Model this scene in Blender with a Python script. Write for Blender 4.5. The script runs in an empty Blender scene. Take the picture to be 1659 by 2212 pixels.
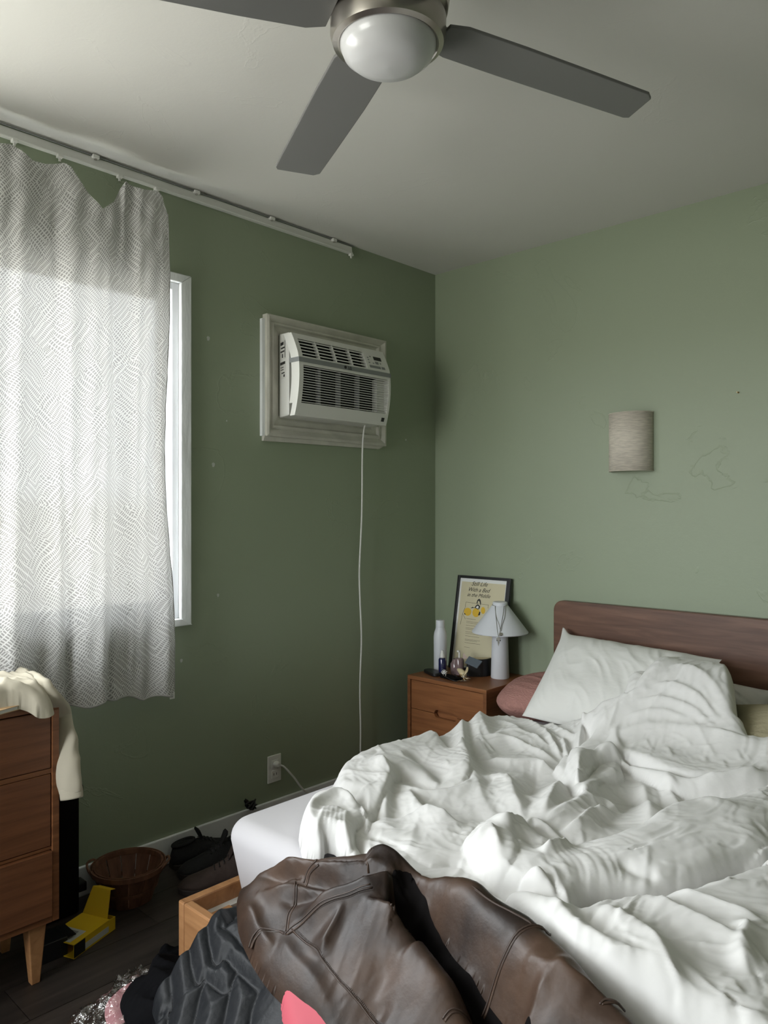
import bpy, bmesh, math, random
import numpy as np
from mathutils import Vector, Matrix
C = bpy.context.scene.collection
PI = math.pi
rng = random.Random(7)

# ------------------------------------------------------------------ camera
F, CX, HY = 1643., 829.5, 1103.
YAW = math.radians(43.6)
CAM = (2.557, -3.075, 1.321)
FW = (-math.sin(YAW), math.cos(YAW)); RT = (math.cos(YAW), math.sin(YAW))
H = 2.557
cd = bpy.data.cameras.new('camera'); cam = bpy.data.objects.new('camera', cd); C.objects.link(cam)
cd.sensor_fit = 'VERTICAL'; cd.sensor_height = 36; cd.lens = F / 2212 * 36; cd.shift_y = -3 / 2212
cd.clip_start = .02
cam.location = CAM; cam.rotation_euler = (PI / 2, 0, YAW)
bpy.context.scene.camera = cam
# ------------------------------------------------------------------ world: bright overcast daylight
w = bpy.data.worlds.new('world'); bpy.context.scene.world = w; w.use_nodes = True
nt = w.node_tree; bg = nt.nodes['Background']
tc = nt.nodes.new('ShaderNodeTexCoord'); sp = nt.nodes.new('ShaderNodeSeparateXYZ')
nt.links.new(tc.outputs['Generated'], sp.inputs[0])
cr = nt.nodes.new('ShaderNodeValToRGB'); nt.links.new(sp.outputs['Z'], cr.inputs[0])
cr.color_ramp.elements[0].position = .0; cr.color_ramp.elements[0].color = (.60, .60, .56, 1)
cr.color_ramp.elements[1].position = .03; cr.color_ramp.elements[1].color = (.93, .97, 1, 1)
nt.links.new(cr.outputs[0], bg.inputs[0]); bg.inputs[1].default_value = 19.5
def portal(loc, rot, sx, sy):
    l = bpy.data.lights.new('window_portal', 'AREA'); l.shape = 'RECTANGLE'; l.size = sx; l.size_y = sy
    l.cycles.is_portal = True
    o = bpy.data.objects.new('window_portal', l); C.objects.link(o); o.location = loc; o.rotation_euler = rot
# daylight enters by the long window in the left wall
WY0, WY1, WZ0, WZ1 = -3.35, -1.523, .913, 2.182
portal((-.13, (WY0 + WY1) / 2, (WZ0 + WZ1) / 2), (0, -PI / 2, 0), WZ1 - WZ0, WY1 - WY0)
vs = bpy.context.scene.view_settings
bpy.context.scene.display_settings.display_device = 'sRGB'
vs.view_transform = 'Standard'; vs.look = 'None'; vs.gamma = 1; vs.use_curve_mapping = False
vs.exposure = 0.0
portal((.835, -5.13, 1.5), (PI / 2, 0, 0), 1.43, 1.4)  # portal for the added, unseen window in the front wall

# ------------------------------------------------------------------ pixel helpers (used once to read real positions)
def ray(px, py):
    r = (px - CX) / F; e = (HY - py) / F
    return Vector((FW[0] + r * RT[0], FW[1] + r * RT[1], e))
def pl(px, py, ax, v):
    d = ray(px, py); i = 'xyz'.index(ax); t = (v - CAM[i]) / d[i]
    return Vector(CAM) + d * t
def plane_hit(px, py, p0, n):
    d = ray(px, py); t = (Vector(p0) - Vector(CAM)).dot(n) / d.dot(n)
    return Vector(CAM) + d * t

# ------------------------------------------------------------------ objects
def wpos(o):
    v = Vector((0, 0, 0))
    while o: v += o.location; o = o.parent
    return v
def tag(o, label=None, cat=None, group=None, kind=None):
    if label: o['label'] = label
    if cat: o['category'] = cat
    if group: o['group'] = group
    if kind: o['kind'] = kind
    return o
def empty(name, loc, label, cat, group=None):
    o = bpy.data.objects.new(name, None); C.objects.link(o); o.location = loc; o.empty_display_size = .05
    return tag(o, label, cat, group)
def mk(name, verts, faces, mat, parent=None, smooth=False, mats=None):
    v = np.array([tuple(p) for p in verts], dtype=float)
    c = (v.min(0) + v.max(0)) / 2
    me = bpy.data.meshes.new(name); me.from_pydata([tuple(p) for p in (v - c)], [], faces)
    me.materials.append(mat)
    if smooth: me.polygons.foreach_set('use_smooth', [True] * len(me.polygons))
    o = bpy.data.objects.new(name, me); C.objects.link(o)
    o.parent = parent; o.location = Vector(c) - wpos(parent)
    return o
def from_bm(name, bm, mat, parent=None, smooth=False):
    bm.normal_update()
    v = [tuple(p.co) for p in bm.verts]; bm.verts.index_update()
    f = [[q.index for q in p.verts] for p in bm.faces]; bm.free()
    return mk(name, v, f, mat, parent, smooth)
def bevmod(o, b, seg=2):
    m = o.modifiers.new('bevel', 'BEVEL'); m.width = b; m.segments = seg; m.limit_method = 'ANGLE'
    return o
def hull8(name, pts, mat, parent=None, bev=0):
    f = [(0, 3, 2, 1), (4, 5, 6, 7), (0, 1, 5, 4), (1, 2, 6, 5), (2, 3, 7, 6), (3, 0, 4, 7)]
    o = mk(name, pts, f, mat, parent)
    if bev: bevmod(o, bev)
    return o
def box(name, a, b, mat, parent=None, bev=0):
    (x0, y0, z0), (x1, y1, z1) = a, b
    return hull8(name, [(x0, y0, z0), (x1, y0, z0), (x1, y1, z0), (x0, y1, z0), (x0, y0, z1), (x1, y0, z1), (x1, y1, z1), (x0, y1, z1)], mat, parent, bev)
def lathe(name, c, prof, mat, parent=None, n=48, smooth=True, sx=1, sy=1, closed=False):
    vs_, fs = [], []
    for r, z in prof:
        for i in range(n):
            a = 2 * PI * i / n; vs_.append((c[0] + r * sx * math.cos(a), c[1] + r * sy * math.sin(a), c[2] + z))
    for k in range(len(prof) - 1):
        for i in range(n):
            j = (i + 1) % n; fs.append((k * n + i, k * n + j, (k + 1) * n + j, (k + 1) * n + i))
    if prof[0][0] > 1e-6 and not closed: fs.append(tuple(range(n))[::-1])
    if prof[-1][0] > 1e-6 and not closed: fs.append(tuple((len(prof) - 1) * n + i for i in range(n)))
    o = mk(name, vs_, fs, mat, parent, smooth)
    if smooth: m = o.modifiers.new('es', 'EDGE_SPLIT'); m.split_angle = math.radians(40)
    return o
def catmull(pts, k=8):
    P = [Vector(p) for p in pts]; P = [2 * P[0] - P[1]] + P + [2 * P[-1] - P[-2]]; out = []
    for i in range(1, len(P) - 2):
        for s in range(k):
            t = s / k; a, b, c, d = P[i - 1:i + 3]
            out.append(.5 * ((2 * b) + (c - a) * t + (2 * a - 5 * b + 4 * c - d) * t * t + (3 * b - a - 3 * c + d) * t ** 3))
    out.append(P[-2]); return out
def tube(name, pts, r, mat, parent=None, n=8, k=8, flat=1., up=(0, 0, 1)):
    """r may be a list of radii per control point; flat squashes the second axis"""
    if isinstance(r, (int, float)): r = [r] * len(pts)
    path = catmull(pts, k) if k > 1 else [Vector(p) for p in pts]
    rad = np.interp(np.linspace(0, len(pts) - 1, len(path)), range(len(pts)), r)
    vs_, fs = [], []; prev = Vector(up)
    for i, p in enumerate(path):
        t = (path[min(i + 1, len(path) - 1)] - path[max(i - 1, 0)]).normalized()
        a = prev - t * prev.dot(t)
        if a.length < 1e-4: a = t.orthogonal()
        a.normalize(); prev = a; b = t.cross(a)
        for j in range(n):
            q = 2 * PI * j / n; vs_.append(p + a * math.cos(q) * rad[i] * flat + b * math.sin(q) * rad[i])
    for i in range(len(path) - 1):
        for j in range(n):
            j2 = (j + 1) % n; fs.append((i * n + j, i * n + j2, (i + 1) * n + j2, (i + 1) * n + j))
    fs.append(tuple(range(n))[::-1]); fs.append(tuple((len(path) - 1) * n + j for j in range(n)))
    return mk(name, vs_, fs, mat, parent, True)
def prism(name, poly, fn0, fn1, mat, parent=None, bev=0):
    """poly of 2-d points, fn0/fn1 map (u,v) to the two caps"""
    n = len(poly); vs_ = [fn0(*p) for p in poly] + [fn1(*p) for p in poly]
    fs = [tuple(range(n))[::-1], tuple(range(n, 2 * n))] + [(i, (i + 1) % n, n + (i + 1) % n, n + i) for i in range(n)]
    o = mk(name, vs_, fs, mat, parent)
    if bev: bevmod(o, bev)
    return o
def rrect(x0, y0, x1, y1, r, n=6):
    out = []
    for cx, cy, a in ((x1 - r, y1 - r, 0), (x0 + r, y1 - r, 90), (x0 + r, y0 + r, 180), (x1 - r, y0 + r, 270)):
        for i in range(n + 1):
            q = math.radians(a + 90 * i / n); out.append((cx + r * math.cos(q), cy + r * math.sin(q)))
    return out

# ------------------------------------------------------------------ materials
def mat(name, col, rough=.6, metal=0., spec=.5, var=0., vscale=8., bump=0., bscale=60., stretch=(1, 1, 1), col2=None, coat=0, sheen=0, detail=6, ramp=(.3, .7)):
    m = bpy.data.materials.new(name); m.use_nodes = True; n = m.node_tree; b = n.nodes['Principled BSDF']
    b.inputs['Base Color'].default_value = (*col, 1); b.inputs['Roughness'].default_value = rough
    b.inputs['Metallic'].default_value = metal; b.inputs['Specular IOR Level'].default_value = spec
    b.inputs['Coat Weight'].default_value = coat; b.inputs['Sheen Weight'].default_value = sheen
    if var or bump:
        t = n.nodes.new('ShaderNodeTexCoord'); mp = n.nodes.new('ShaderNodeMapping'); mp.inputs['Scale'].default_value = stretch
        n.links.new(t.outputs['Object'], mp.inputs[0])
    if var:
        no = n.nodes.new('ShaderNodeTexNoise'); no.inputs['Scale'].default_value = vscale; no.inputs['Detail'].default_value = detail
        n.links.new(mp.outputs[0], no.inputs['Vector'])
        r = n.nodes.new('ShaderNodeValToRGB'); n.links.new(no.outputs['Fac'], r.inputs[0])
        c2 = col2 or tuple(c * (1 - var) for c in col)
        r.color_ramp.elements[0].position = ramp[0]; r.color_ramp.elements[1].position = ramp[1]
        r.color_ramp.elements[0].color = (*c2, 1); r.color_ramp.elements[1].color = (*[min(1, c * (1 + var * .4)) for c in col], 1)
        n.links.new(r.outputs[0], b.inputs['Base Color'])
    if bump:
        no = n.nodes.new('ShaderNodeTexNoise'); no.inputs['Scale'].default_value = bscale; no.inputs['Detail'].default_value = 4
        n.links.new(mp.outputs[0], no.inputs['Vector'])
        bp = n.nodes.new('ShaderNodeBump'); bp.inputs['Strength'].default_value = bump; bp.inputs['Distance'].default_value = .01
        n.links.new(no.outputs['Fac'], bp.inputs['Height']); n.links.new(bp.outputs[0], b.inputs['Normal'])
    return m
def wood(name, c1, c2, stretch=(2, 40, 40), rough=.45, scale=1.5, rnd=False):
    m = bpy.data.materials.new(name); m.use_nodes = True; n = m.node_tree; b = n.nodes['Principled BSDF']
    t = n.nodes.new('ShaderNodeTexCoord'); mp = n.nodes.new('ShaderNodeMapping'); mp.inputs['Scale'].default_value = stretch
    n.links.new(t.outputs['Object'], mp.inputs[0])
    if rnd:
        oi = n.nodes.new('ShaderNodeObjectInfo'); n.links.new(oi.outputs['Random'], mp.inputs['Location'])
    no = n.nodes.new('ShaderNodeTexNoise'); no.inputs['Scale'].default_value = scale; no.inputs['Detail'].default_value = 8; no.inputs['Distortion'].default_value = .6
    if rnd:
        no.noise_dimensions = '4D'; mu = n.nodes.new('ShaderNodeMath'); mu.operation = 'MULTIPLY'; mu.inputs[1].default_value = 40
        n.links.new(oi.outputs['Random'], mu.inputs[0]); n.links.new(mu.outputs[0], no.inputs['W'])
    n.links.new(mp.outputs[0], no.inputs['Vector'])
    r = n.nodes.new('ShaderNodeValToRGB'); n.links.new(no.outputs['Fac'], r.inputs[0])
    r.color_ramp.elements[0].position = .3; r.color_ramp.elements[1].position = .7
    r.color_ramp.elements[0].color = (*c1, 1); r.color_ramp.elements[1].color = (*c2, 1)
    out = r.outputs[0]
    if rnd:
        hs = n.nodes.new('ShaderNodeHueSaturation'); mr = n.nodes.new('ShaderNodeMapRange'); mr.inputs['To Min'].default_value = .65; mr.inputs['To Max'].default_value = 1.25
        n.links.new(oi.outputs['Random'], mr.inputs[0]); n.links.new(mr.outputs[0], hs.inputs['Value']); n.links.new(out, hs.inputs['Color']); out = hs.outputs[0]
    n.links.new(out, b.inputs['Base Color']); b.inputs['Roughness'].default_value = rough
    bp = n.nodes.new('ShaderNodeBump'); bp.inputs['Strength'].default_value = .08; bp.inputs['Distance'].default_value = .005
    n.links.new(no.outputs['Fac'], bp.inputs['Height']); n.links.new(bp.outputs[0], b.inputs['Normal'])
    return m
def wallmat(name, col, rough=.5, crack=.6, spec=.5):
    m = bpy.data.materials.new(name); m.use_nodes = True; n = m.node_tree; b = n.nodes['Principled BSDF']
    b.inputs['Base Color'].default_value = (*col, 1); b.inputs['Roughness'].default_value = rough; b.inputs['Specular IOR Level'].default_value = spec
    t = n.nodes.new('ShaderNodeTexCoord')
    a = n.nodes.new('ShaderNodeTexNoise'); a.inputs['Scale'].default_value = 150; a.inputs['Detail'].default_value = 3; n.links.new(t.outputs['Object'], a.inputs['Vector'])
    d = n.nodes.new('ShaderNodeTexNoise'); d.inputs['Scale'].default_value = 5; d.inputs['Detail'].default_value = 5; n.links.new(t.outputs['Object'], d.inputs['Vector'])
    v = n.nodes.new('ShaderNodeTexNoise'); v.inputs['Scale'].default_value = 2.3; v.inputs['Detail'].default_value = 7; v.inputs['Distortion'].default_value = 1.5; n.links.new(t.outputs['Object'], v.inputs['Vector'])
    r = n.nodes.new('ShaderNodeValToRGB'); e = r.color_ramp.elements; e[0].position = .615; e[0].color = (0, 0, 0, 1); e[1].position = .625; e[1].color = (1, 1, 1, 1)
    e2 = e.new(.635); e2.color = (0, 0, 0, 1); n.links.new(v.outputs['Fac'], r.inputs[0])
    m1 = n.nodes.new('ShaderNodeMath'); m1.operation = 'MULTIPLY_ADD'; m1.inputs[1].default_value = .16; n.links.new(a.outputs['Fac'], m1.inputs[0])
    m2 = n.nodes.new('ShaderNodeMath'); m2.operation = 'MULTIPLY'; m2.inputs[1].default_value = 1.6; n.links.new(d.outputs['Fac'], m2.inputs[0]); n.links.new(m2.outputs[0], m1.inputs[2])
    m3 = n.nodes.new('ShaderNodeMath'); m3.operation = 'MULTIPLY_ADD'; m3.inputs[1].default_value = crack; n.links.new(r.outputs[0], m3.inputs[0]); n.links.new(m1.outputs[0], m3.inputs[2])
    bp = n.nodes.new('ShaderNodeBump'); bp.inputs['Strength'].default_value = .35; bp.inputs['Distance'].default_value = .004
    n.links.new(m3.outputs[0], bp.inputs['Height']); n.links.new(bp.outputs[0], b.inputs['Normal'])
    return m
M = {}
M['green'] = wallmat('green_paint', (.265, .312, .215), .48)
M['ceil'] = wallmat('ceiling_paint', (.66, .65, .61), .7, .2)
M['bounce_wall'] = wallmat('bounce_cream', (.60, .58, .54), .6, .2)  # assumed pale tone of the unseen front wall, bounces light onto the bed
M['trim'] = mat('white_gloss_trim', (.72, .74, .74), .35, bump=.5, bscale=25, stretch=(1, 1, .3))
M['casing'] = mat('old_cream_trim', (.56, .55, .48), .5, var=.15, vscale=12, bump=.15, bscale=40)
M['vinyl'] = mat('window_vinyl', (.75, .77, .8), .35)
M['plank'] = wood('dark_plank', (.018, .013, .011), (.05, .038, .032), (25, 2, 25), .5, 1.5, True)
M['under'] = mat('floor_joint', (.008, .006, .005), .9)
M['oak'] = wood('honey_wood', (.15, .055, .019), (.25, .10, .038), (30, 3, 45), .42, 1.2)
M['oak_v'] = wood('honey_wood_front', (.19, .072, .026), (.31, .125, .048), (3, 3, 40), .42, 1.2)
M['light_oak'] = wood('bed_frame_wood', (.36, .17, .07), (.52, .27, .12), (4, 30, 30), .4, 1.2)
M['walnut'] = wood('walnut', (.075, .032, .018), (.165, .082, .050), (2.2, 20, 22), .4, 1.6)
M['basket'] = wood('basket_wood', (.09, .035, .018), (.2, .09, .05), (30, 30, 4), .6, 1.)
M['white_pl'] = mat('white_plastic', (.70, .70, .66), .35)
M['grey_pl'] = mat('grey_plastic', (.22, .23, .23), .4)
M['black'] = mat('black_plastic', (.008, .008, .009), .4)
M['dark'] = mat('dark_cavity', (.004, .004, .005), .8)
M['nickel'] = mat('brushed_nickel', (.46, .43, .39), .28, 1., bump=.03, bscale=200, stretch=(1, 1, 20))
M['blade'] = mat('blade_grey', (.16, .16, .155), .5)
M['dome'] = mat('opal_glass', (.68, .68, .69), .25, coat=.3)
M['steel'] = mat('silver', (.6, .58, .55), .25, 1.)
M['gold'] = mat('gold', (.6, .42, .2), .25, 1.)
M['ceramic'] = mat('white_ceramic', (.66, .68, .72), .4)
M['linen'] = mat('linen_shade', (.60, .55, .47), .8, var=.25, vscale=30, stretch=(1, 1, 9), bump=.15, bscale=200)
M['navy'] = mat('navy_glass', (.012, .014, .075), .2, coat=.5)
M['mauve_gl'] = mat('mauve_glass', (.20, .14, .14), .15, coat=.4)
M['paper'] = mat('cream_paper', (.58, .53, .36), .55)
M['mat_white'] = mat('white_mat', (.72, .73, .70), .6)
M['ink'] = mat('ink', (.02, .02, .02), .6)
M['ink2'] = mat('faint_ink', (.14, .12, .08), .7)
M['yellow'] = mat('yellow_print', (.66, .42, .03), .6)
M['ybox'] = mat('yellow_card', (.70, .46, .015), .45)
M['slate'] = mat('slate_card', (.11, .135, .16), .5)
M['cream'] = mat('cream_resin', (.62, .52, .32), .45)
M['sheet'] = mat('fitted_sheet', (.63, .615, .635), .85, spec=.2, bump=.12, bscale=6, stretch=(1, 1, 1), sheen=.1)
M['duvet'] = mat('white_linen', (.77, .762, .745), .85, spec=.2, bump=.35, bscale=9, stretch=(1, 1, 1), sheen=.1)
M['pillow'] = mat('pillow_cotton', (.73, .73, .70), .85, spec=.2, bump=.25, bscale=10, stretch=(1, 2.5, 1))
M['mauve'] = mat('mauve_gauze', (.42, .22, .19), .9, spec=.2, var=.12, vscale=60, bump=.7, bscale=90, stretch=(1, 4, 1))
M['olive'] = mat('beige_linen', (.36, .32, .21), .9, spec=.2, bump=.2, bscale=120)
M['leather'] = mat('brown_leather', (.064, .037, .024), .44, spec=.35, var=.55, vscale=6, bump=.18, bscale=28, col2=(.017, .010, .0075), ramp=(.36, .68))
M['leather_dk'] = mat('leather_seam', (.045, .026, .018), .5)
M['lining'] = mat('black_lining', (.004, .003, .003), .8, spec=.1)
M['puffer'] = mat('black_nylon', (.010, .0115, .014), .50, bump=.35, bscale=26, spec=.3)
M['thread'] = mat('black_thread', (.006, .006, .007), .8)
M['blackcloth'] = mat('black_jersey', (.006, .006, .007), .95, bump=.4, bscale=20, spec=.05)
M['pink'] = mat('pink_fabric', (.62, .30, .33), .7)
M['coral'] = mat('coral_fabric', (.56, .10, .135), .7)
M['shirt'] = mat('cream_cotton', (.47, .43, .34), .85, spec=.2, bump=.15, bscale=15)
M['shoe'] = mat('dark_brown_suede', (.050, .031, .025), .8, var=.3, vscale=12, bump=.2, bscale=80)
M['shoe_b'] = mat('black_suede', (.009, .009, .010), .85, bump=.2, bscale=80)
M['sole'] = mat('dark_sole', (.02, .014, .012), .7)
M['cordw'] = mat('white_cord', (.62, .62, .58), .5)
M['label'] = mat('sticker', (.62, .62, .58), .5)
def plastic_bag():
    m = bpy.data.materials.new('clear_plastic'); m.use_nodes = True; n = m.node_tree; b = n.nodes['Principled BSDF']
    b.inputs['Base Color'].default_value = (.9, .9, .9, 1); b.inputs['Roughness'].default_value = .12
    tr = n.nodes.new('ShaderNodeBsdfTransparent'); mx = n.nodes.new('ShaderNodeMixShader'); mx.inputs[0].default_value = .22
    gl = n.nodes.new('ShaderNodeBsdfGlossy'); gl.inputs['Roughness'].default_value = .1
    no = n.nodes.new('ShaderNodeTexNoise'); no.inputs['Scale'].default_value = 16; bp = n.nodes.new('ShaderNodeBump'); bp.inputs['Strength'].default_value = .6; bp.inputs['Distance'].default_value = .02
    n.links.new(no.outputs['Fac'], bp.inputs['Height']); n.links.new(bp.outputs[0], gl.inputs['Normal'])
    n.links.new(tr.outputs[0], mx.inputs[1]); n.links.new(gl.outputs[0], mx.inputs[2])
    n.links.new(mx.outputs[0], n.nodes['Material Output'].inputs[0]); return m
M['bag'] = plastic_bag()
def glass():
    m = bpy.data.materials.new('window_glass'); m.use_nodes = True; n = m.node_tree
    tr = n.nodes.new('ShaderNodeBsdfTransparent'); gl = n.nodes.new('ShaderNodeBsdfGlossy'); gl.inputs['Roughness'].default_value = .02
    mx = n.nodes.new('ShaderNodeMixShader'); mx.inputs[0].default_value = .06
    n.links.new(tr.outputs[0], mx.inputs[1]); n.links.new(gl.outputs[0], mx.inputs[2]); n.links.new(mx.outputs[0], n.nodes['Material Output'].inputs[0]); return m
M['glass'] = glass()
def curtain_mat():
    m = bpy.data.materials.new('hatched_voile'); m.use_nodes = True; n = m.node_tree; L = n.links.new
    def N(t, **k):
        q = n.nodes.new(t)
        for a, b in k.items(): setattr(q, a, b)
        return q
    def math_(op, a, b=None, c=None):
        q = N('ShaderNodeMath', operation=op)
        for i, x in enumerate((a, b, c)):
            if x is None: continue
            if isinstance(x, (int, float)): q.inputs[i].default_value = x
            else: L(x, q.inputs[i])
        return q.outputs[0]
    t = N('ShaderNodeUVMap'); uv = t.outputs[0]
    # tilted oblong blocks, each with its own hatch direction and pitch
    rot = N('ShaderNodeVectorRotate', rotation_type='Z_AXIS'); rot.inputs['Angle'].default_value = math.radians(38); L(uv, rot.inputs['Vector'])
    wn = N('ShaderNodeTexNoise'); wn.inputs['Scale'].default_value = 9; L(uv, wn.inputs['Vector'])
    wv = N('ShaderNodeVectorMath', operation='MULTIPLY_ADD'); L(wn.outputs['Color'], wv.inputs[0]); wv.inputs[1].default_value = (.03, .03, 0); L(rot.outputs[0], wv.inputs[2])
    vo = N('ShaderNodeTexVoronoi', distance='CHEBYCHEV', voronoi_dimensions='2D'); vo.inputs['Scale'].default_value = 17; L(wv.outputs[0], vo.inputs['Vector'])
    sc = N('ShaderNodeSeparateXYZ'); L(vo.outputs['Color'], sc.inputs[0])
    sx = N('ShaderNodeSeparateXYZ'); L(wv.outputs[0], sx.inputs[0])
    pick = math_('GREATER_THAN', sc.outputs[0], .5)
    X, Y = sx.outputs[0], sx.outputs[1]
    a = math_('ADD', math_('MULTIPLY', X, pick), math_('MULTIPLY', Y, math_('SUBTRACT', 1, pick)))
    b2 = math_('ADD', math_('MULTIPLY', Y, pick), math_('MULTIPLY', X, math_('SUBTRACT', 1, pick)))
    bend = math_('MULTIPLY', math_('SINE', math_('MULTIPLY', b2, 60)), .0025)
    a2 = math_('ADD', a, bend)
    f1 = math_('MULTIPLY_ADD', sc.outputs[1], 320, 760)
    s1 = math_('SINE', math_('MULTIPLY', a2, f1))
    s2 = math_('SINE', math_('MULTIPLY', b2, math_('MULTIPLY_ADD', sc.outputs[2], 260, 340)))
    l1 = math_('GREATER_THAN', s1, .25); l2 = math_('GREATER_THAN', s2, .70)
    g = math_('MAXIMUM', l1, l2)
    base = N('ShaderNodeMixRGB'); base.inputs[1].default_value = (.33, .322, .312, 1); base.inputs[2].default_value = (.70, .695, .68, 1); L(g, base.inputs[0])
    di = N('ShaderNodeBsdfDiffuse'); tl = N('ShaderNodeBsdfTranslucent'); L(base.outputs[0], di.inputs[0]); L(base.outputs[0], tl.inputs[0])
    mx = N('ShaderNodeMixShader'); mx.inputs[0].default_value = .07; L(di.outputs[0], mx.inputs[1]); L(tl.outputs[0], mx.inputs[2])
    tr = N('ShaderNodeBsdfTransparent'); m2 = N('ShaderNodeMixShader'); m2.inputs[0].default_value = .012; L(mx.outputs[0], m2.inputs[1]); L(tr.outputs[0], m2.inputs[2])
    L(m2.outputs[0], n.nodes['Material Output'].inputs[0]); return m
M['curtain'] = curtain_mat()
M['hem'] = mat('curtain_hem', (.42, .41, .40), .8)

# ------------------------------------------------------------------ room shell
RX, RY = 4.8, -5.0
T = .14
fl = box('floor', (-T, RY - T, -.12), (RX + T, T, -.006), M['under']); tag(fl, kind='structure')
pw, plen = .178, 1.22
pme = None; i = 0; x = 0.
while x < RX:
    off = (i * .47) % plen; y = RY - off
    while y < 0:
        y0, y1 = max(y, RY), min(y + plen, 0)
        if y1 - y0 > .05:
            x1 = min(x + pw, RX)
            p = box('plank', (x + .0012, y0 + .001, -.006), (x1 - .0012, y1 - .001, 0), M['plank'], fl)
            if abs((y1 - y0) - plen) < 1e-4 and abs(x1 - x - pw) < 1e-4:
                if pme is None: pme = p.data
                else: old = p.data; p.data = pme; bpy.data.meshes.remove(old)
        y += plen
    x += pw; i += 1
tag(box('ceiling', (-T, RY - T, H), (RX + T, T, H + .1), M['ceil']), kind='structure')
tag(box('wall_back', (-T, 0, -.12), (RX + T, T, H), M['green']), kind='structure')
tag(box('wall_right', (RX, RY, -.12), (RX + T, 0, H), M['green']), kind='structure')
# left wall with its window opening and the opening for the air conditioner
AY0, AY1, AZ0, AZ1 = -1.0, -.50, 1.72, 2.07
def wall_with_holes(name, xs, holes, y0, y1, z0, z1, m):
    ys = sorted({y0, y1, *[h[0] for h in holes], *[h[1] for h in holes]}); zs = sorted({z0, z1, *[h[2] for h in holes], *[h[3] for h in holes]})
    bm = bmesh.new()
    def solid(i, j):
        if i < 0 or j < 0 or i >= len(ys) - 1 or j >= len(zs) - 1: return False
        cy, cz = (ys[i] + ys[i + 1]) / 2, (zs[j] + zs[j + 1]) / 2
        return not any(h[0] < cy < h[1] and h[2] < cz < h[3] for h in holes)
    def q(*p): bm.faces.new([bm.verts.new(v) for v in p])
    for i in range(len(ys) - 1):
        for j in range(len(zs) - 1):
            if not solid(i, j): continue
            a, b, c, d = ys[i], ys[i + 1], zs[j], zs[j + 1]; p, r = xs
            q((r, a, c), (r, b, c), (r, b, d), (r, a, d)); q((p, a, c), (p, a, d), (p, b, d), (p, b, c))
            if not solid(i - 1, j): q((p, a, c), (r, a, c), (r, a, d), (p, a, d))
            if not solid(i + 1, j): q((p, b, c), (p, b, d), (r, b, d), (r, b, c))
            if not solid(i, j - 1): q((p, a, c), (p, b, c), (r, b, c), (r, a, c))
            if not solid(i, j + 1): q((p, a, d), (r, a, d), (r, b, d), (p, b, d))
    bmesh.ops.remove_doubles(bm, verts=bm.verts, dist=1e-5)
    return from_bm(name, bm, m)
wl = wall_with_holes('wall_left', (-T, 0), [(WY0, WY1, WZ0, WZ1), (AY0, AY1, AZ0, AZ1)], RY, 0, -.12, H, M['green']); tag(wl, kind='structure')
QX0, QX1, QZ0, QZ1 = .12, 1.55, .80, 2.20
bm = bmesh.new()
for a, b in (((-T, RY - T, -.12), (QX0, RY, H)), ((QX1, RY - T, -.12), (RX + T, RY, H)), ((QX0, RY - T, -.12), (QX1, RY, QZ0)), ((QX0, RY - T, QZ1), (QX1, RY, H))):
    for v in bmesh.ops.create_cube(bm, size=1)['verts']: v.co = Vector([a[k] + (v.co[k] + .5) * (b[k] - a[k]) for k in range(3)])
tag(from_bm('wall_front', bm, M['bounce_wall']), kind='structure')
w2 = empty('added_window', ((QX0 + QX1) / 2, RY, QZ0), None, None); w2['kind'] = 'structure'  # unseen window, added behind the camera to light bed and back wall
for a, b in (((QX0, RY - .08, QZ0), (QX0 + .05, RY - .03, QZ1)), ((QX1 - .05, RY - .08, QZ0), (QX1, RY - .03, QZ1)), ((QX0 + .05, RY - .08, QZ0), (QX1 - .05, RY - .03, QZ0 + .05)), ((QX0 + .05, RY - .08, QZ1 - .05), (QX1 - .05, RY - .03, QZ1)), ((QX0 + .05, RY - .075, 1.53), (QX1 - .05, RY - .035, 1.57))):
    box('window_frame', a, b, M['vinyl'], w2, .003)
box('pane', (QX0 + .05, RY - .058, QZ0 + .05), (QX1 - .05, RY - .054, QZ1 - .05), M['glass'], w2)
bb = box('baseboard_left', (0, RY, 0), (.014, -.003, .10), M['trim'], bev=.003); tag(bb, kind='structure')
tag(box('baseboard_back', (.015, -.014, 0), (RX, 0, .10), M['trim'], bev=.003), kind='structure')
# paint chips and filler spots on the left wall (real little dabs)
M['spot'] = mat('filler_spot', (.5, .52, .48), .7)
for k, (px, py, r) in enumerate([(450, 731, .007), (461, 1004, .007), (471, 1286, .0055), (392, 1427, .0055), (877, 950, .004), (490, 909, .003), (590, 935, .003), (548, 1795, .002)]):
    c = pl(px, py, 'x', 0.0012)
    if c.z < .1: continue
    prism('filler_spot', [(r * math.cos(q * .7) * (1 + .3 * math.sin(q * 2.3)), r * math.sin(q * .7) * 1.3) for q in range(9)], lambda u, v: (.0, c.y + u, c.z + v), lambda u, v: (.0012, c.y + u, c.z + v), M['spot'], wl)

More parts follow.
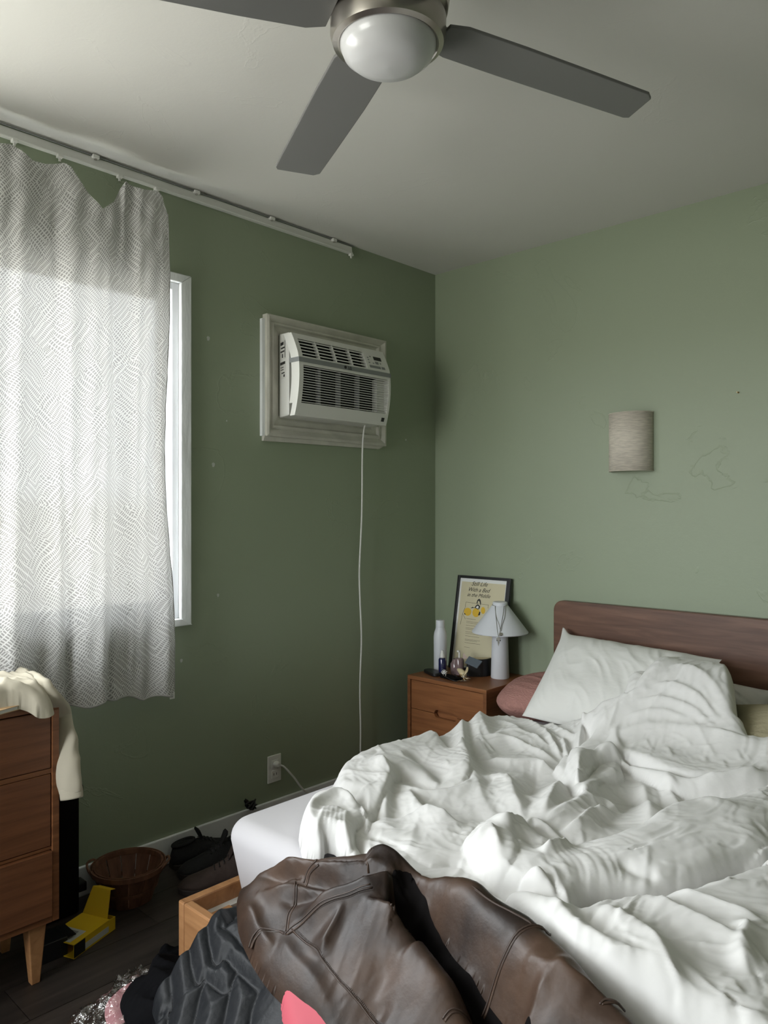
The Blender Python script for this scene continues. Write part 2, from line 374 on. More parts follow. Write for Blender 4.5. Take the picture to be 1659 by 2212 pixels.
# ------------------------------------------------------------------ window
win = empty('window_1', (0, (WY0 + WY1) / 2, WZ0), None, None); win['kind'] = 'structure'
cw = .045; ct = .022
def mitre(name, a, b, c, d, m, x0, x1, par):   # quad in (y,z), extruded x0..x1
    return hull8(name, [(x0, *a), (x0, *b), (x0, *c), (x0, *d), (x1, *a), (x1, *b), (x1, *c), (x1, *d)], m, par, .003)
yo0, yo1, zo0, zo1 = WY0 - cw, WY1 + cw, WZ0 - cw + .018, WZ1 + cw - .012
mitre('window_casing', (yo1, zo0), (yo1, zo1), (WY1, WZ1), (WY1, WZ0), M['trim'], 0, ct, win)
mitre('window_casing', (yo0, zo0), (WY0, WZ0), (WY0, WZ1), (yo0, zo1), M['trim'], 0, ct, win)
mitre('window_casing', (yo0, zo1), (WY0, WZ1), (WY1, WZ1), (yo1, zo1), M['trim'], 0, ct, win)
mitre('window_casing', (yo0, zo0), (yo1, zo0), (WY1, WZ0), (WY0, WZ0), M['trim'], 0, ct + .01, win)
def ring(name, y0, y1, z0, z1, w_, x0, x1, m, par):
    bm = bmesh.new()
    for a, b in (((x0, y0, z0), (x1, y0 + w_, z1)), ((x0, y1 - w_, z0), (x1, y1, z1)), ((x0, y0 + w_, z0), (x1, y1 - w_, z0 + w_)), ((x0, y0 + w_, z1 - w_), (x1, y1 - w_, z1))):
        g = bmesh.ops.create_cube(bm, size=1)['verts']
        for v in g: v.co = Vector([a[k] + (v.co[k] + .5) * (b[k] - a[k]) for k in range(3)])
    return bevmod(from_bm(name, bm, m, par), .002)
ring('window_frame', WY0, WY1, WZ0, WZ1, .028, -.10, .003, M['vinyl'], win)
for (a, b, xo) in ((WY0 + .028, (WY0 + WY1) / 2 + .02, -.085), ((WY0 + WY1) / 2 - .02, WY1 - .028, -.055)):
    s = ring('window_sash', a, b, WZ0 + .028, WZ1 - .028, .04, xo, xo + .028, M['vinyl'], win)
    box('pane', (xo + .012, a + .04, WZ0 + .068), (xo + .016, b - .04, WZ1 - .068), M['glass'], s)

# ------------------------------------------------------------------ curtain rail on the wall top
rail = empty('curtain_rail', (.0, -1.7, H - .04), 'white metal curtain rail along the top of the window wall', 'curtain rail')
RE = -.62
hull8('track', [(0, -4.3, H - .040), (.016, -4.3, H - .040), (.016, RE, H - .040), (0, RE, H - .040), (0, -4.3, H - .012), (.012, -4.3, H - .012), (.012, RE, H - .012), (0, RE, H - .012)], M['white_pl'], rail)
box('track_lip', (0, -4.3, H - .046), (.021, RE, H - .040), M['white_pl'], rail, .0015)
tube('wire', [(.016, -4.2, H - .009), (.018, -2.9, H - .008), (.017, -1.6, H - .010), (.015, -.9, H - .008), (.010, -.60, H - .006)], .0022, M['grey_pl'], rail, 6, 6)
for y in (-1.857, -1.454, -1.09, -.737, -2.45):
    cl = box('track_clip', (.008, y - .012, H - .018), (.026, y + .012, H - .006), M['white_pl'], rail, .002)
    box('clip_screw', (.014, y - .004, H - .022), (.024, y + .004, H - .018), M['steel'], cl)
GL = (-2.40, -2.126, -1.98, -1.767, -1.621, -.627)
for y in GL:
    g = box('glider', (.006, y - .009, H - .056), (.024, y + .009, H - .046), M['white_pl'], rail, .002)
    box('glider_eye', (.012, y - .003, H - .066), (.018, y + .003, H - .056), M['white_pl'], g)
# curtain panel
def curtain():
    ys = np.array([-2.9, -2.75, -2.55, -2.40, -2.30, -2.158, -2.094, -2.05, -1.99, -1.97, -1.92, -1.863, -1.82, -1.779, -1.74, -1.70, -1.635, -1.61, -1.585])
    zt = np.array([2.46, 2.45, 2.40, 2.475, 2.42, 2.465, 2.437, 2.440, 2.463, 2.455, 2.395, 2.346, 2.385, 2.468, 2.462, 2.46, 2.472, 2.455, 2.40])
    zb_y = np.array([-2.9, -2.2, -1.967, -1.90, -1.787, -1.70, -1.578]); zb_z = np.array([.70, .69, .668, .668, .672, .652, .652])
    nu, nv = 330, 260
    u = np.linspace(0, 1, nu); v = np.linspace(0, 1, nv)
    y = -2.40 + u * .815
    top = np.interp(y, ys, zt); bot = np.interp(y, zb_y, zb_z) + .006 * np.sin(y * 60)
    V = np.zeros((nv, nu, 3)); UV = np.zeros((nv, nu, 2))
    for k in range(nv):
        s = v[k]; z = top + (bot - top) * s
        grow = .35 + .65 * min(1, s * 2.2)
        crease = -2.02 + .055 * s; c2 = -1.845 + .05 * math.sin(s * 3); 
        f = .016 * np.sin(y * 23 + 1.2 + .5 * math.sin(s * 4)) + .010 * np.sin(y * 47 + 2 * s) + .004 * np.sin(y * 95 + 5 * s + 2 * np.sin(y * 14))
        f = f * grow
        f -= .022 * np.exp(-((y - crease) / .016) ** 2) * min(1, s * 5) * (.5 + .5 * s)
        f -= .016 * np.exp(-((y - c2) / .014) ** 2) * min(1, s * 3)
        f -= .012 * np.exp(-((y + 1.735 + .03 * s) / .012) ** 2) * min(1, s * 3)
        f += .012 * np.exp(-((y + 1.78) / .01) ** 2) * max(0, 1 - s * 6)
        f += .0015 * np.sin(z * 70 + y * 40) + .0012 * np.sin(z * 33 - y * 90)
        edge = .022 * np.clip((y + 1.62) / .035, 0, 1) * (.3 + .7 * math.sin(min(1, s * 1.3) * PI) )
        V[k, :, 0] = .078 + f - edge; V[k, :, 1] = y + np.clip((y + 1.75) / .17, 0, 1) * (.012 * math.sin(s * 9) - .006 * math.sin(s * PI) + .018 * s - .030)
        V[k, :, 2] = z
        UV[k, :, 0] = u * .93; UV[k, :, 1] = z + .03 * np.interp(y, ys, zt)
    V[:, :, 0] = np.maximum(V[:, :, 0], .027)
    faces = [(k * nu + i, k * nu + i + 1, (k + 1) * nu + i + 1, (k + 1) * nu + i) for k in range(nv - 1) for i in range(nu - 1)]
    o = mk('window_curtain', V.reshape(-1, 3), faces, M['curtain'], None, True)
    uvl = o.data.uv_layers.new(name='UVMap'); idx = np.zeros(len(o.data.loops), dtype=np.int32); o.data.loops.foreach_get('vertex_index', idx)
    uvl.data.foreach_set('uv', UV.reshape(-1, 2)[idx].ravel())
    tag(o, 'sheer grey curtain with white hatched print hanging over the window', 'curtain')
    b = V[-1][::6]; tube('hem', [tuple(p) for p in b], .0035, M['hem'], o, 6, 1)
    e = V[::8, -1]; tube('side_hem', [tuple(p) for p in e], .0025, M['hem'], o, 6, 1)
    p = V[-1, -4]; t_ = box('care_tag', (p[0], p[1] - .014, p[2] - .010), (p[0] + .001, p[1] + .006, p[2] + .014), M['mat_white'], o)
    for y_ in GL[1:5]:
        k = int((y_ + 2.40) / .815 * (nu - 1)); q = V[0, k]
        tube('curtain_hook', [(.015, y_, H - .062), (.022, y_, H - .072), tuple(q)], .0014, M['steel'], o, 6, 4)
curtain()

# ------------------------------------------------------------------ air conditioner
ty0, ty1, tz0, tz1 = -1.125, -.405, 1.632, 2.14
tr = empty('trim_1', (0, (ty0 + ty1) / 2, tz0), None, None); tr['kind'] = 'structure'
hy0, hy1, hz0, hz1 = -1.045, -.500, 1.724, 2.066
def moulding(a, b, c, d):   # outer a->b, inner c->d: stepped profile from outer to inner
    prof = [(0, .0), (0, .030), (.12, .034), (.35, .020), (.42, .026), (.50, .026), (.58, .014), (.80, .012), (1, .006), (1, 0)]
    vs_, fs = [], []
    for s, h in prof:
        for p, q in ((a, d), (b, c)):
            vs_.append((h, p[0] + (q[0] - p[0]) * s, p[1] + (q[1] - p[1]) * s))
    for k in range(len(prof) - 1): fs.append((2 * k, 2 * k + 1, 2 * k + 3, 2 * k + 2))
    mk('moulding', vs_, fs, M['casing'], tr)
moulding((ty0, tz0), (ty0, tz1), (hy0, hz1), (hy0, hz0)); moulding((ty0, tz1), (ty1, tz1), (hy1, hz1), (hy0, hz1))
moulding((ty1, tz1), (ty1, tz0), (hy1, hz0), (hy1, hz1)); moulding((ty1, tz0), (ty0, tz0), (hy0, hz0), (hy1, hz0))
hull8('moulding_strip', [(0, ty0 - .004, tz0 - .02), (.012, ty0 - .004, tz0 - .02), (.012, ty1 - .03, tz0 - .014), (0, ty1 - .03, tz0 - .014), (0, ty0 - .004, tz0 + .004), (.02, ty0 - .004, tz0 + .004), (.02, ty1, tz0 + .004), (0, ty1, tz0 + .004)], M['casing'], tr)
hull8('moulding_strip', [(0, ty0 - .014, tz0), (.016, ty0 - .014, tz0), (.016, ty0, tz0), (0, ty0, tz0), (0, ty0 - .014, tz1 - .02), (.016, ty0 - .014, tz1 - .02), (.016, ty0, tz1 - .02), (0, ty0, tz1 - .02)], M['trim'], tr)
ac = empty('air_conditioner', (.06, -.80, 1.71), 'white through-wall air conditioner with horizontal louvres in a cream trim', 'air conditioner')
# cross section of the bowed front: (z, x)
def fx(z): s = (z - 1.712) / .342; return .148 + .030 * (1 - (2 * s - 1) ** 2) - .022 * max(0, s - .72) / .28
ay0, ay1 = -1.075, -.532
box('casing', (-.13, -.995, 1.725), (.02, -.505, 2.065), M['white_pl'], ac)
hull8('side_body', [(.006, hy0 + .002, 1.715), (.11, ay0, 1.716), (.11, ay1, 1.716), (.006, hy1 - .002, 1.715), (.006, hy0 + .002, 2.070), (.11, ay0, 2.058), (.11, ay1, 2.058), (.006, hy1 - .002, 2.070)], M['white_pl'], ac, .004)
# bezel: front frame as rings of strips with openings (grille lower, vents upper, panel)
Z = lambda s: 1.712 + .342 * s
gy0, gy1 = ay0 + .022, ay1 - .022
def fpanel(name, y0, y1, z0, z1, m, par, n=8, dx=0, depth=.03):
    zs = np.linspace(z0, z1, n); poly = [(fx(z) + dx, z) for z in zs] + [(fx(z) + dx - depth, z) for z in zs[::-1]]
    return prism(name, poly, lambda u, v: (u, y0, v), lambda u, v: (u, y1, v), m, par)
bm = bmesh.new()
fr = empty_ = None
front = fpanel('front_bezel', ay0, ay1, Z(0), Z(.15), M['white_pl'], ac)
fpanel('front_bezel', ay0, gy0, Z(.15), Z(1), M['white_pl'], ac, 14, 0, .05)
fpanel('front_bezel', ay1 - .014, ay1, Z(.15), Z(1), M['white_pl'], ac, 14, 0, .05)
fpanel('front_bezel', gy0, ay1 - .014, Z(.93), Z(1), M['white_pl'], ac)
fpanel('front_bezel', gy0, ay1 - .014, Z(.60), Z(.635), M['white_pl'], ac)
fpanel('grey_band', ay0 - .002, ay1 + .002, Z(.635), Z(.69), M['grey_pl'], ac, 6, .003, .06)['label'] = 'dark grey band'
vy1 = ay1 - .145
fpanel('control_panel', vy1, ay1 - .014, Z(.69), Z(.93), M['white_pl'], ac)
fpanel('front_bezel', gy0, vy1, Z(.69), Z(.71), M['white_pl'], ac)
box('cavity', (.112, gy0 - .002, Z(.14)), (.118, ay1 - .014, Z(.95)), M['dark'], ac)
box('cavity_infill', (.119, ay1 - .062, Z(.15)), (.150, ay1 - .014, Z(.6)), M['white_pl'], ac)
for k in range(15):
    z = Z(.165 + k * .0300)
    hull8('slat', [(fx(z) - .007, gy0, z - .0004), (fx(z) - .001, gy0, z - .0016), (fx(z) - .001, ay1 - .014, z - .0016), (fx(z) - .007, ay1 - .014, z - .0004), (fx(z) - .007, gy0, z + .0010), (fx(z) - .001, gy0, z + .0014), (fx(z) - .001, ay1 - .014, z + .0014), (fx(z) - .007, ay1 - .014, z + .0010)], M['white_pl'], ac)
for k in (1, 2, 3): y = gy0 + (ay1 - .062 - gy0) * k / 4; box('grille_rib', (.122, y - .0015, Z(.15)), (.152, y + .0015, Z(.6)), M['grey_pl'], ac)
for k in range(5):
    z = Z(.745 + k * .042)
    hull8('louvre', [(fx(z) - .020, gy0, z + .001), (fx(z) - .001, gy0, z - .0030), (fx(z) - .001, vy1, z - .0030), (fx(z) - .020, vy1, z + .001), (fx(z) - .020, gy0, z + .003), (fx(z) - .001, gy0, z + .0012), (fx(z) - .001, vy1, z + .0012), (fx(z) - .020, vy1, z + .003)], M['white_pl'], ac)
for k in (1, 2, 3): y = gy0 + (vy1 - gy0) * k / 3.9; fpanel('louvre_fin', y - .002, y + .002, Z(.71), Z(.93), M['white_pl'], ac, 5, -.002, .02)
cz = lambda s: Z(s)
fpanel('display', vy1 + .060, vy1 + .108, Z(.845), Z(.895), M['black'], ac, 3, .0015, .006)
fpanel('button', vy1 + .062, vy1 + .082, Z(.79), Z(.825), M['grey_pl'], ac, 3, .0012, .006)
fpanel('button', vy1 + .018, vy1 + .088, Z(.728), Z(.762), M['grey_pl'], ac, 3, .0012, .006)
fpanel('button', vy1 + .095, vy1 + .115, Z(.728), Z(.762), M['grey_pl'], ac, 3, .0012, .006)
for a, b in ((.018, .86), (.018, .83), (.018, .79), (.036, .88), (.045, .79), (.09, .80)): fpanel('button_mark', vy1 + a, vy1 + a + .009, Z(b), Z(b + .014), M['grey_pl'], ac, 3, .0010, .005)
fpanel('rating_badge', ay1 - .040, ay1 - .022, Z(.045), Z(.095), M['black'], ac, 3, .0015, .006)
def text(name, s, size, origin, ex, ey, m, par, bold=0., shear=0., ext=.0):
    cu = bpy.data.curves.new(name, 'FONT'); cu.body = s; cu.size = size; cu.align_x = 'CENTER'; cu.shear = shear; cu.offset = bold; cu.extrude = ext; cu.resolution_u = 3
    tmp = bpy.data.objects.new(name, cu); C.objects.link(tmp)
    dg = bpy.context.evaluated_depsgraph_get(); me = tmp.evaluated_get(dg).to_mesh()
    ex, ey = Vector(ex).normalized(), Vector(ey).normalized(); ez = ex.cross(ey)
    vs_ = [Vector(origin) + ex * v.co.x + ey * v.co.y + ez * v.co.z for v in me.vertices]; fs = [tuple(p.vertices) for p in me.polygons]
    tmp.to_mesh_clear(); bpy.data.objects.remove(tmp); bpy.data.curves.remove(cu)
    return mk(name, vs_, fs, m, par)
ym = (ay0 + ay1) / 2
xl = fx(Z(.66)) + .0045
text('maker_letters', 'LG', .017, (xl, ym + .012, Z(.643)), (0, 1, 0), (0, 0, 1), M['ink'], ac, .0004)
prism('maker_emblem', [(.0065 * math.cos(q * PI / 8), .0065 * math.sin(q * PI / 8)) for q in range(16)], lambda u, v: (xl - .002, ym - .014 + u, Z(.662) + v), lambda u, v: (xl, ym - .014 + u, Z(.662) + v), M['ink'], ac)
def side_pt(s, z, out=0): x_ = .006 + .104 * s; return (x_, hy0 + .002 + (ay0 - hy0 - .002) * s - out, z)
def sidequad(name, s0, s1, z0, z1, m, out=.0012):
    hull8(name, [side_pt(s0, z0), side_pt(s1, z0), side_pt(s1, z0, out), side_pt(s0, z0, out), side_pt(s0, z1), side_pt(s1, z1), side_pt(s1, z1, out), side_pt(s0, z1, out)], m, ac)
sidequad('sticker', .15, .68, 1.955, 2.035, M['label']); sidequad('sticker', .15, .68, 1.875, 1.945, M['label'])
for k, (a, b, z0, z1) in enumerate([(.2, .5, 2.015, 2.028), (.25, .6, 2.0, 2.006), (.2, .58, 1.985, 1.991), (.62, .66, 1.96, 2.03), (.35, .45, 1.962, 1.978), (.17, .66, 1.933, 1.944), (.22, .5, 1.92, 1.923), (.22, .5, 1.91, 1.913), (.3, .6, 1.895, 1.9), (.5, .62, 1.88, 1.89)]): sidequad('sticker_print', a, b, z0, z1, M['ink'], .002)
cordp = [(.062, -.582, 1.72), (.055, -.585, 1.68), (.05, -.588, 1.58), (.045, -.587, 1.3), (.04, -.597, 1.05), (.04, -.593, .9), (.04, -.584, .72), (.04, -.594, .5), (.04, -.590, .25), (.03, -.60, .05), (.03, -.75, .03), (.05, -.92, .10), (.05, -1.00, .19), (.035, -1.035, .235), (.028, -1.052, .247)]
tube('power_cord', cordp, .0042, M['cordw'], ac, 8, 10)
pg = lathe('plug', (0, 0, 0), [(.0, 0), (.013, 0), (.015, .006), (.014, .018), (.008, .024), (0, .024)], M['cordw'], ac, 20)
pg.rotation_euler = (0, PI / 2, 0); pg.location = Vector((.017, -1.062, .250)) - wpos(ac)

# ------------------------------------------------------------------ outlet
ou = empty('wall_outlet', (0, -1.066, .176), 'white wall outlet with a plug in its top socket, low on the green wall', 'outlet')
op = box('cover_plate', (0, -1.101, .174), (.006, -1.031, .288), M['white_pl'], ou, .002)
for z in (.252, .208):
    s = box('socket', (.006, -1.084, z - .016), (.009, -1.048, z + .016), M['white_pl'], ou, .001)
    for dy in (-.007, .007): box('slot', (.009, -1.066 + dy - .0012, z - .004), (.0095, -1.066 + dy + .0012, z + .006), M['dark'], s)
# tangle of dark cord by the baseboard
tp = [pl(541 + 14 * math.cos(k * 1.9) * (1 - .02 * k), 1738 + 11 * math.sin(k * 2.35), 'x', .02 + .02 * (k % 3)) for k in range(16)]
for p in tp: p.z = max(p.z, .012)
tag(tube('cable_tangle', tp, .0035, M['black'], None, 6, 6), 'small tangle of dark cable at the baseboard behind the mattress corner', 'cable')

# ------------------------------------------------------------------ wall sconce
scx = 1.088; sc_ = empty('wall_sconce', (scx, 0, 1.49), 'curved beige linen wall sconce on the green headboard wall', 'wall lamp')
vs_, fs = [], []; n = 28
for k, z in enumerate((1.488, 1.734)):
    for i in range(n + 1):
        a = PI * i / n; vs_.append((scx - .095 * math.cos(a), -.0 - .088 * math.sin(a) ** .9, z))
for i in range(n): fs.append((i, i + 1, n + 2 + i, n + 1 + i))
o = mk('shade', vs_, fs, M['linen'], sc_, True); sm = o.modifiers.new('s', 'SOLIDIFY'); sm.thickness = .003
for z in (1.489, 1.733):
    tube('shade_rim', [(scx - .095 * math.cos(PI * i / 12), -.088 * math.sin(PI * i / 12) ** .9, z) for i in range(13)], .0022, M['linen'], sc_, 6, 4)
box('back_plate', (scx - .05, -.012, 1.54), (scx + .05, 0, 1.68), M['white_pl'], sc_, .003)
b_ = lathe('bulb', (scx, -.045, 1.57), [(0, 0), (.012, .002), (.013, .02), (.026, .05), (.024, .075), (0, .09)], M['dome'], sc_, 20)
box('bulb_arm', (scx - .008, -.045, 1.562), (scx + .008, 0, 1.575), M['white_pl'], sc_)
nl = pl(1595, 848, 'y', 0); o = lathe('wall_nail', (0, 0, 0), [(.0, 0), (.0035, 0), (.0035, .002), (.0015, .003), (.0015, .018), (0, .018)], M['gold'], None, 10)
o.rotation_euler = (PI / 2, 0, 0); o.location = (nl.x, -.008, nl.z); tag(o, 'small brass nail in the green wall, up and right of the sconce', 'nail')

# ------------------------------------------------------------------ ceiling fan
FX, FY = 1.468, -1.919; HF = H - .023
fan = empty('ceiling_fan', (FX, FY, H), 'brushed nickel ceiling fan with four grey blades and a round opal light', 'ceiling fan')
c = (FX, FY, 0)
lathe('canopy', c, [(.0, H), (.075, H), (.078, H - .03), (.05, H - .05), (0, H - .05)], M['nickel'], fan)
lathe('motor_housing', c, [(.0, HF - .04), (.10, HF - .045), (.128, HF - .07), (.131, HF - .135), (.125, HF - .172), (.120, HF - .176), (0, HF - .176)], M['nickel'], fan, 64)
lathe('housing_gap', c, [(.112, HF - .170), (.112, HF - .188)], M['dark'], fan, 64, closed=True)
lathe('light_ring', c, [(.112, HF - .182), (.118, HF - .184), (.121, HF - .190), (.121, HF - .222), (.116, HF - .238), (.106, HF - .243), (.101, HF - .240), (.100, HF - .232)], M['nickel'], fan, 64, closed=True)
lathe('light_dome', c, [(.101, HF - .234), (.100, HF - .246), (.093, HF - .262), (.075, HF - .277), (.045, HF - .286), (0.0, HF - .289)], M['dome'], fan, 64)
for k in range(4):
    a = math.radians(66.5 + 90 * k); ca, sa = math.cos(a), math.sin(a)
    def bp(r, s, dz): return (FX + r * ca - s * sa, FY + r * sa + s * ca, 2.347 - .066 * r + dz + s * .10)
    outl = [(.12, -.05), (.16, -.064), (.30, -.066), (.50, -.063), (.640, -.060), (.658, -.046), (.680, .056), (.668, .064), (.50, .065), (.30, .066), (.16, .064), (.12, .05)]
    b = prism('blade', outl, lambda u, v: bp(u, v, -.004), lambda u, v: bp(u, v, .004), M['blade'], fan, .002)
    prism('blade_arm', [(.10, -.03), (.18, -.022), (.20, 0), (.18, .022), (.10, .03)], lambda u, v: bp(u, v, .005), lambda u, v: bp(u, v, .010), M['nickel'], b, .001)

# ------------------------------------------------------------------ nightstand
NZ = .54; n0, n1, nyf = .140, .600, -.375
ns = empty('nightstand', ((n0 + n1) / 2, -.19, 0), 'honey brown two-drawer nightstand in the corner beside the bed', 'nightstand')
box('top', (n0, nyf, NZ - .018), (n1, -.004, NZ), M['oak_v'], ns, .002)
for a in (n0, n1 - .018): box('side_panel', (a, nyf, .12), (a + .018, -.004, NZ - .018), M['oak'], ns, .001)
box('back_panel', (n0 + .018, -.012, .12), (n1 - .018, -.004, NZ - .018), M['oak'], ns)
box('bottom', (n0 + .018, nyf, .12), (n1 - .018, -.012, .138), M['oak_v'], ns)
hz = .385; xa, xb = .302, .432     # handle notch
d0, d1 = n0 + .021, n1 - .021
def arc(cx, cz_, r, a0, a1, n=6): return [(cx + r * math.cos(math.radians(a0 + (a1 - a0) * i / n)), cz_ + r * math.sin(math.radians(a0 + (a1 - a0) * i / n))) for i in range(n + 1)]
r_ = .016
up = [(d0, hz + .0015), (xa, hz + .0015)] + arc(xa + r_, hz + .0015, r_, 180, 90) + arc(xb - r_, hz + .0015, r_, 90, 0) + [(xb, hz + .0015), (d1, hz + .0015), (d1, NZ - .021), (d0, NZ - .021)]
lo = [(d0, .142), (d1, .142), (d1, hz - .0015), (xb, hz - .0015)] + arc(xb - r_, hz - .0015, r_, 0, -90) + arc(xa + r_, hz - .0015, r_, -90, -180) + [(xa, hz - .0015), (d0, hz - .0015)]
for nm, P_ in (('drawer_front', up), ('drawer_front', lo)):
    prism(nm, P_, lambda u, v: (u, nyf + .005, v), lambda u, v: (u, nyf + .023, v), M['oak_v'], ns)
box('handle_recess', (xa - .01, nyf + .030, hz - .03), (xb + .01, nyf + .034, hz + .03), M['oak_v'], ns)
for x in (n0 + .03, n1 - .06):
    for y in (nyf + .03, -.06):
        hull8('leg', [(x + .006, y + .006, 0), (x + .024, y + .006, 0), (x + .024, y + .024, 0), (x + .006, y + .024, 0), (x, y, .12), (x + .03, y, .12), (x + .03, y + .03, .12), (x, y + .03, .12)], M['oak'], ns)

# ---- things on the nightstand
# lamp
lx, ly = .497, -.125; lc = (lx, ly, NZ)
lamp = empty('table_lamp', lc, 'white mushroom table lamp with a cone shade on the nightstand', 'lamp')
lathe('base', lc, [(0, 0), (.041, 0), (.043, .004), (.036, .24), (0, .24)], M['ceramic'], lamp, 48)
lathe('lamp_shade', lc, [(.130, .212), (.131, .216), (.038, .338), (.036, .338), (.127, .2135), (.130, .212)], M['ceramic'], lamp, 64, closed=True)
lathe('cap', lc, [(.0, .330), (.0345, .330), (.0345, .352), (.031, .355), (0, .354)], M['ceramic'], lamp, 40)
# necklaces hung over the cap; pendants rest on the shade towards the camera
def shp(ang, z, out=.002):   # point on the shade
    r = .131 + (.038 - .131) * (z - .216) / (.338 - .216) if z > .214 else .133
    return (lx + (r + out) * math.cos(ang), ly + (r + out) * math.sin(ang), NZ + z)
va = math.atan2(CAM[1] - ly, CAM[0] - lx)
def neck(lab, da, zlow, spread, pend):
    e = empty('necklace', shp(va, .30), lab, 'necklace')
    a0 = va + da
    L_ = [shp(a0 - spread * 1.9, .338), shp(a0 - spread * 1.25, .318), shp(a0 - spread * .7, .29), shp(a0 - spread * .25, zlow + .03), shp(a0, zlow)]
    R_ = [shp(a0, zlow), shp(a0 + spread * .25, zlow + .03), shp(a0 + spread * .7, .29), shp(a0 + spread * 1.25, .318), shp(a0 + spread * 1.9, .338)]
    tube('chain', L_ + R_[1:], .0011, M['steel'], e, 6, 6)
    a_b = [(lx + .0365 * math.cos(a0 + PI * q / 6), ly + .0365 * math.sin(a0 + PI * q / 6), NZ + .3395) for q in range(-9, 10) if abs(q) >= 0]
    tube('chain', [L_[0], (lx + .037 * math.cos(a0 - 1.3), ly + .037 * math.sin(a0 - 1.3), NZ + .341)] + [(lx + .037 * math.cos(a0 + q), ly + .037 * math.sin(a0 + q), NZ + .341) for q in (-2, -2.8, -3.5, -4.2)] + [(lx + .037 * math.cos(a0 + 1.3), ly + .037 * math.sin(a0 + 1.3), NZ + .341), R_[-1]], .0011, M['steel'], e, 6, 4)
    pend(e, a0)
def pend1(e, a0):
    p = shp(a0, .224, .004); o = lathe('pendant', (0, 0, 0), [(0, -.001), (.0085, -.001), (.009, 0), (.0085, .0015), (.003, .0015), (.0025, .003), (0, .003)], M['steel'], e, 20)
    o.rotation_euler = (0, math.radians(50), a0); o.location = Vector(p) - wpos(e)
def pend2(e, a0):
    p = Vector(shp(a0, .206, .003))
    o = prism('pendant', [(-.010, 0), (-.004, .006), (.004, .006), (.010, 0), (.004, -.016), (0, -.036), (-.004, -.016)], lambda u, v: p + Vector((-math.sin(a0) * u, math.cos(a0) * u, v)), lambda u, v: p + Vector((-math.sin(a0) * u + .003 * math.cos(a0), math.cos(a0) * u + .003 * math.sin(a0), v)), M['steel'], e, .0008)
    for q in (-.006, .0, .006): box('bead', tuple(p + Vector((-math.sin(a0) * q - .002, math.cos(a0) * q - .002, -.012 - .01 * (q == 0)))), tuple(p + Vector((-math.sin(a0) * q + .003, math.cos(a0) * q + .003, -.007))), M['dark'], o)
neck('silver chain with a round disc pendant over the white lamp shade', .03, .235, .34, pend1)
neck('silver chain with a long pointed pendant hanging below the lamp shade rim', -.05, .215, .27, pend2)
# water bottle
bx, by = .190, -.19
bt = empty('water_bottle', (bx, by, NZ), 'tall white water bottle at the corner of the nightstand', 'bottle')
lathe('bottle_body', (bx, by, NZ), [(0, 0), (.029, 0), (.032, .004), (.032, .13), (.0325, .165), (.030, .185), (.0225, .206), (.0215, .213), (0, .213)], M['ceramic'], bt, 40)
lathe('bottle_cap', (bx, by, NZ), [(0, .2135), (.0215, .2135), (.0215, .243), (.019, .246), (0, .246)], M['ceramic'], bt, 40)
# blue spray
def spray(name, lab, x, y, r, hb, m, cap_h, z0=NZ):
    e = empty(name, (x, y, z0), lab, 'bottle')
    lathe('bottle_body', (x, y, z0), [(0, 0), (r * .94, 0), (r, .003), (r, hb * .88), (r * .8, hb * .97), (r * .45, hb), (0, hb)], m, e, 32)
    return e
e = spray('spray_bottle', 'small navy blue spray bottle with a white pump', .262, -.262, .0185, .078, M['navy'], 0, NZ + .004)
lathe('pump', (.262, -.262, NZ + .004), [(0, .078), (.0115, .078), (.0115, .092), (.007, .100), (.006, .112), (0, .113)], M['white_pl'], e, 20)
for z in (.050, .040, .032, .026, .018): box('print_line', (.270, -.2815, NZ + .004 + z), (.282, -.2780, NZ + .005 + z), M['slate'], e)
e = spray('mist_bottle', 'mauve glass bottle with a slim white sprayer, right of the blue bottle', .335, -.225, .0215, .080, M['mauve_gl'], 0, NZ + .006)
lathe('sprayer', (.335, -.225, NZ + .006), [(0, .080), (.005, .080), (.0045, .113), (0, .114)], M['white_pl'], e, 12)
box('nozzle', (.326, -.233, NZ + .112), (.338, -.222, NZ + .120), M['white_pl'], e, .001)
e = empty('glass_jar', (.296, -.205, NZ), 'small mauve glass jar behind the mauve bottle', 'jar')
lathe('jar_body', (.296, -.205, NZ), [(0, 0), (.022, 0), (.024, .004), (.024, .05), (.020, .056), (0, .056)], M['mauve_gl'], e, 28)
lathe('jar_lid', (.296, -.205, NZ), [(0, .0565), (.019, .0565), (.012, .072), (0, .073)], M['mauve_gl'], e, 28)
# black oval caddy with pale lining
e = empty('black_bin', (.415, -.165, NZ), 'low black oval container with a pale rim, left of the lamp base', 'container')
P_ = rrect(-.062, -.035, .062, .035, .030, 6)
prism('bin_body', P_, lambda u, v: (.402 + u * .62, -.160 + u * .5 + v, NZ), lambda u, v: (.402 + u * .62, -.160 + u * .5 + v, NZ + .082), M['black'], e, .002)
P2 = rrect(-.056, -.029, .056, .029, .026, 6)
prism('bin_lining', P2, lambda u, v: (.402 + u * .62, -.160 + u * .5 + v, NZ + .082), lambda u, v: (.402 + u * .62, -.160 + u * .5 + v, NZ + .0835), M['cream'], e)
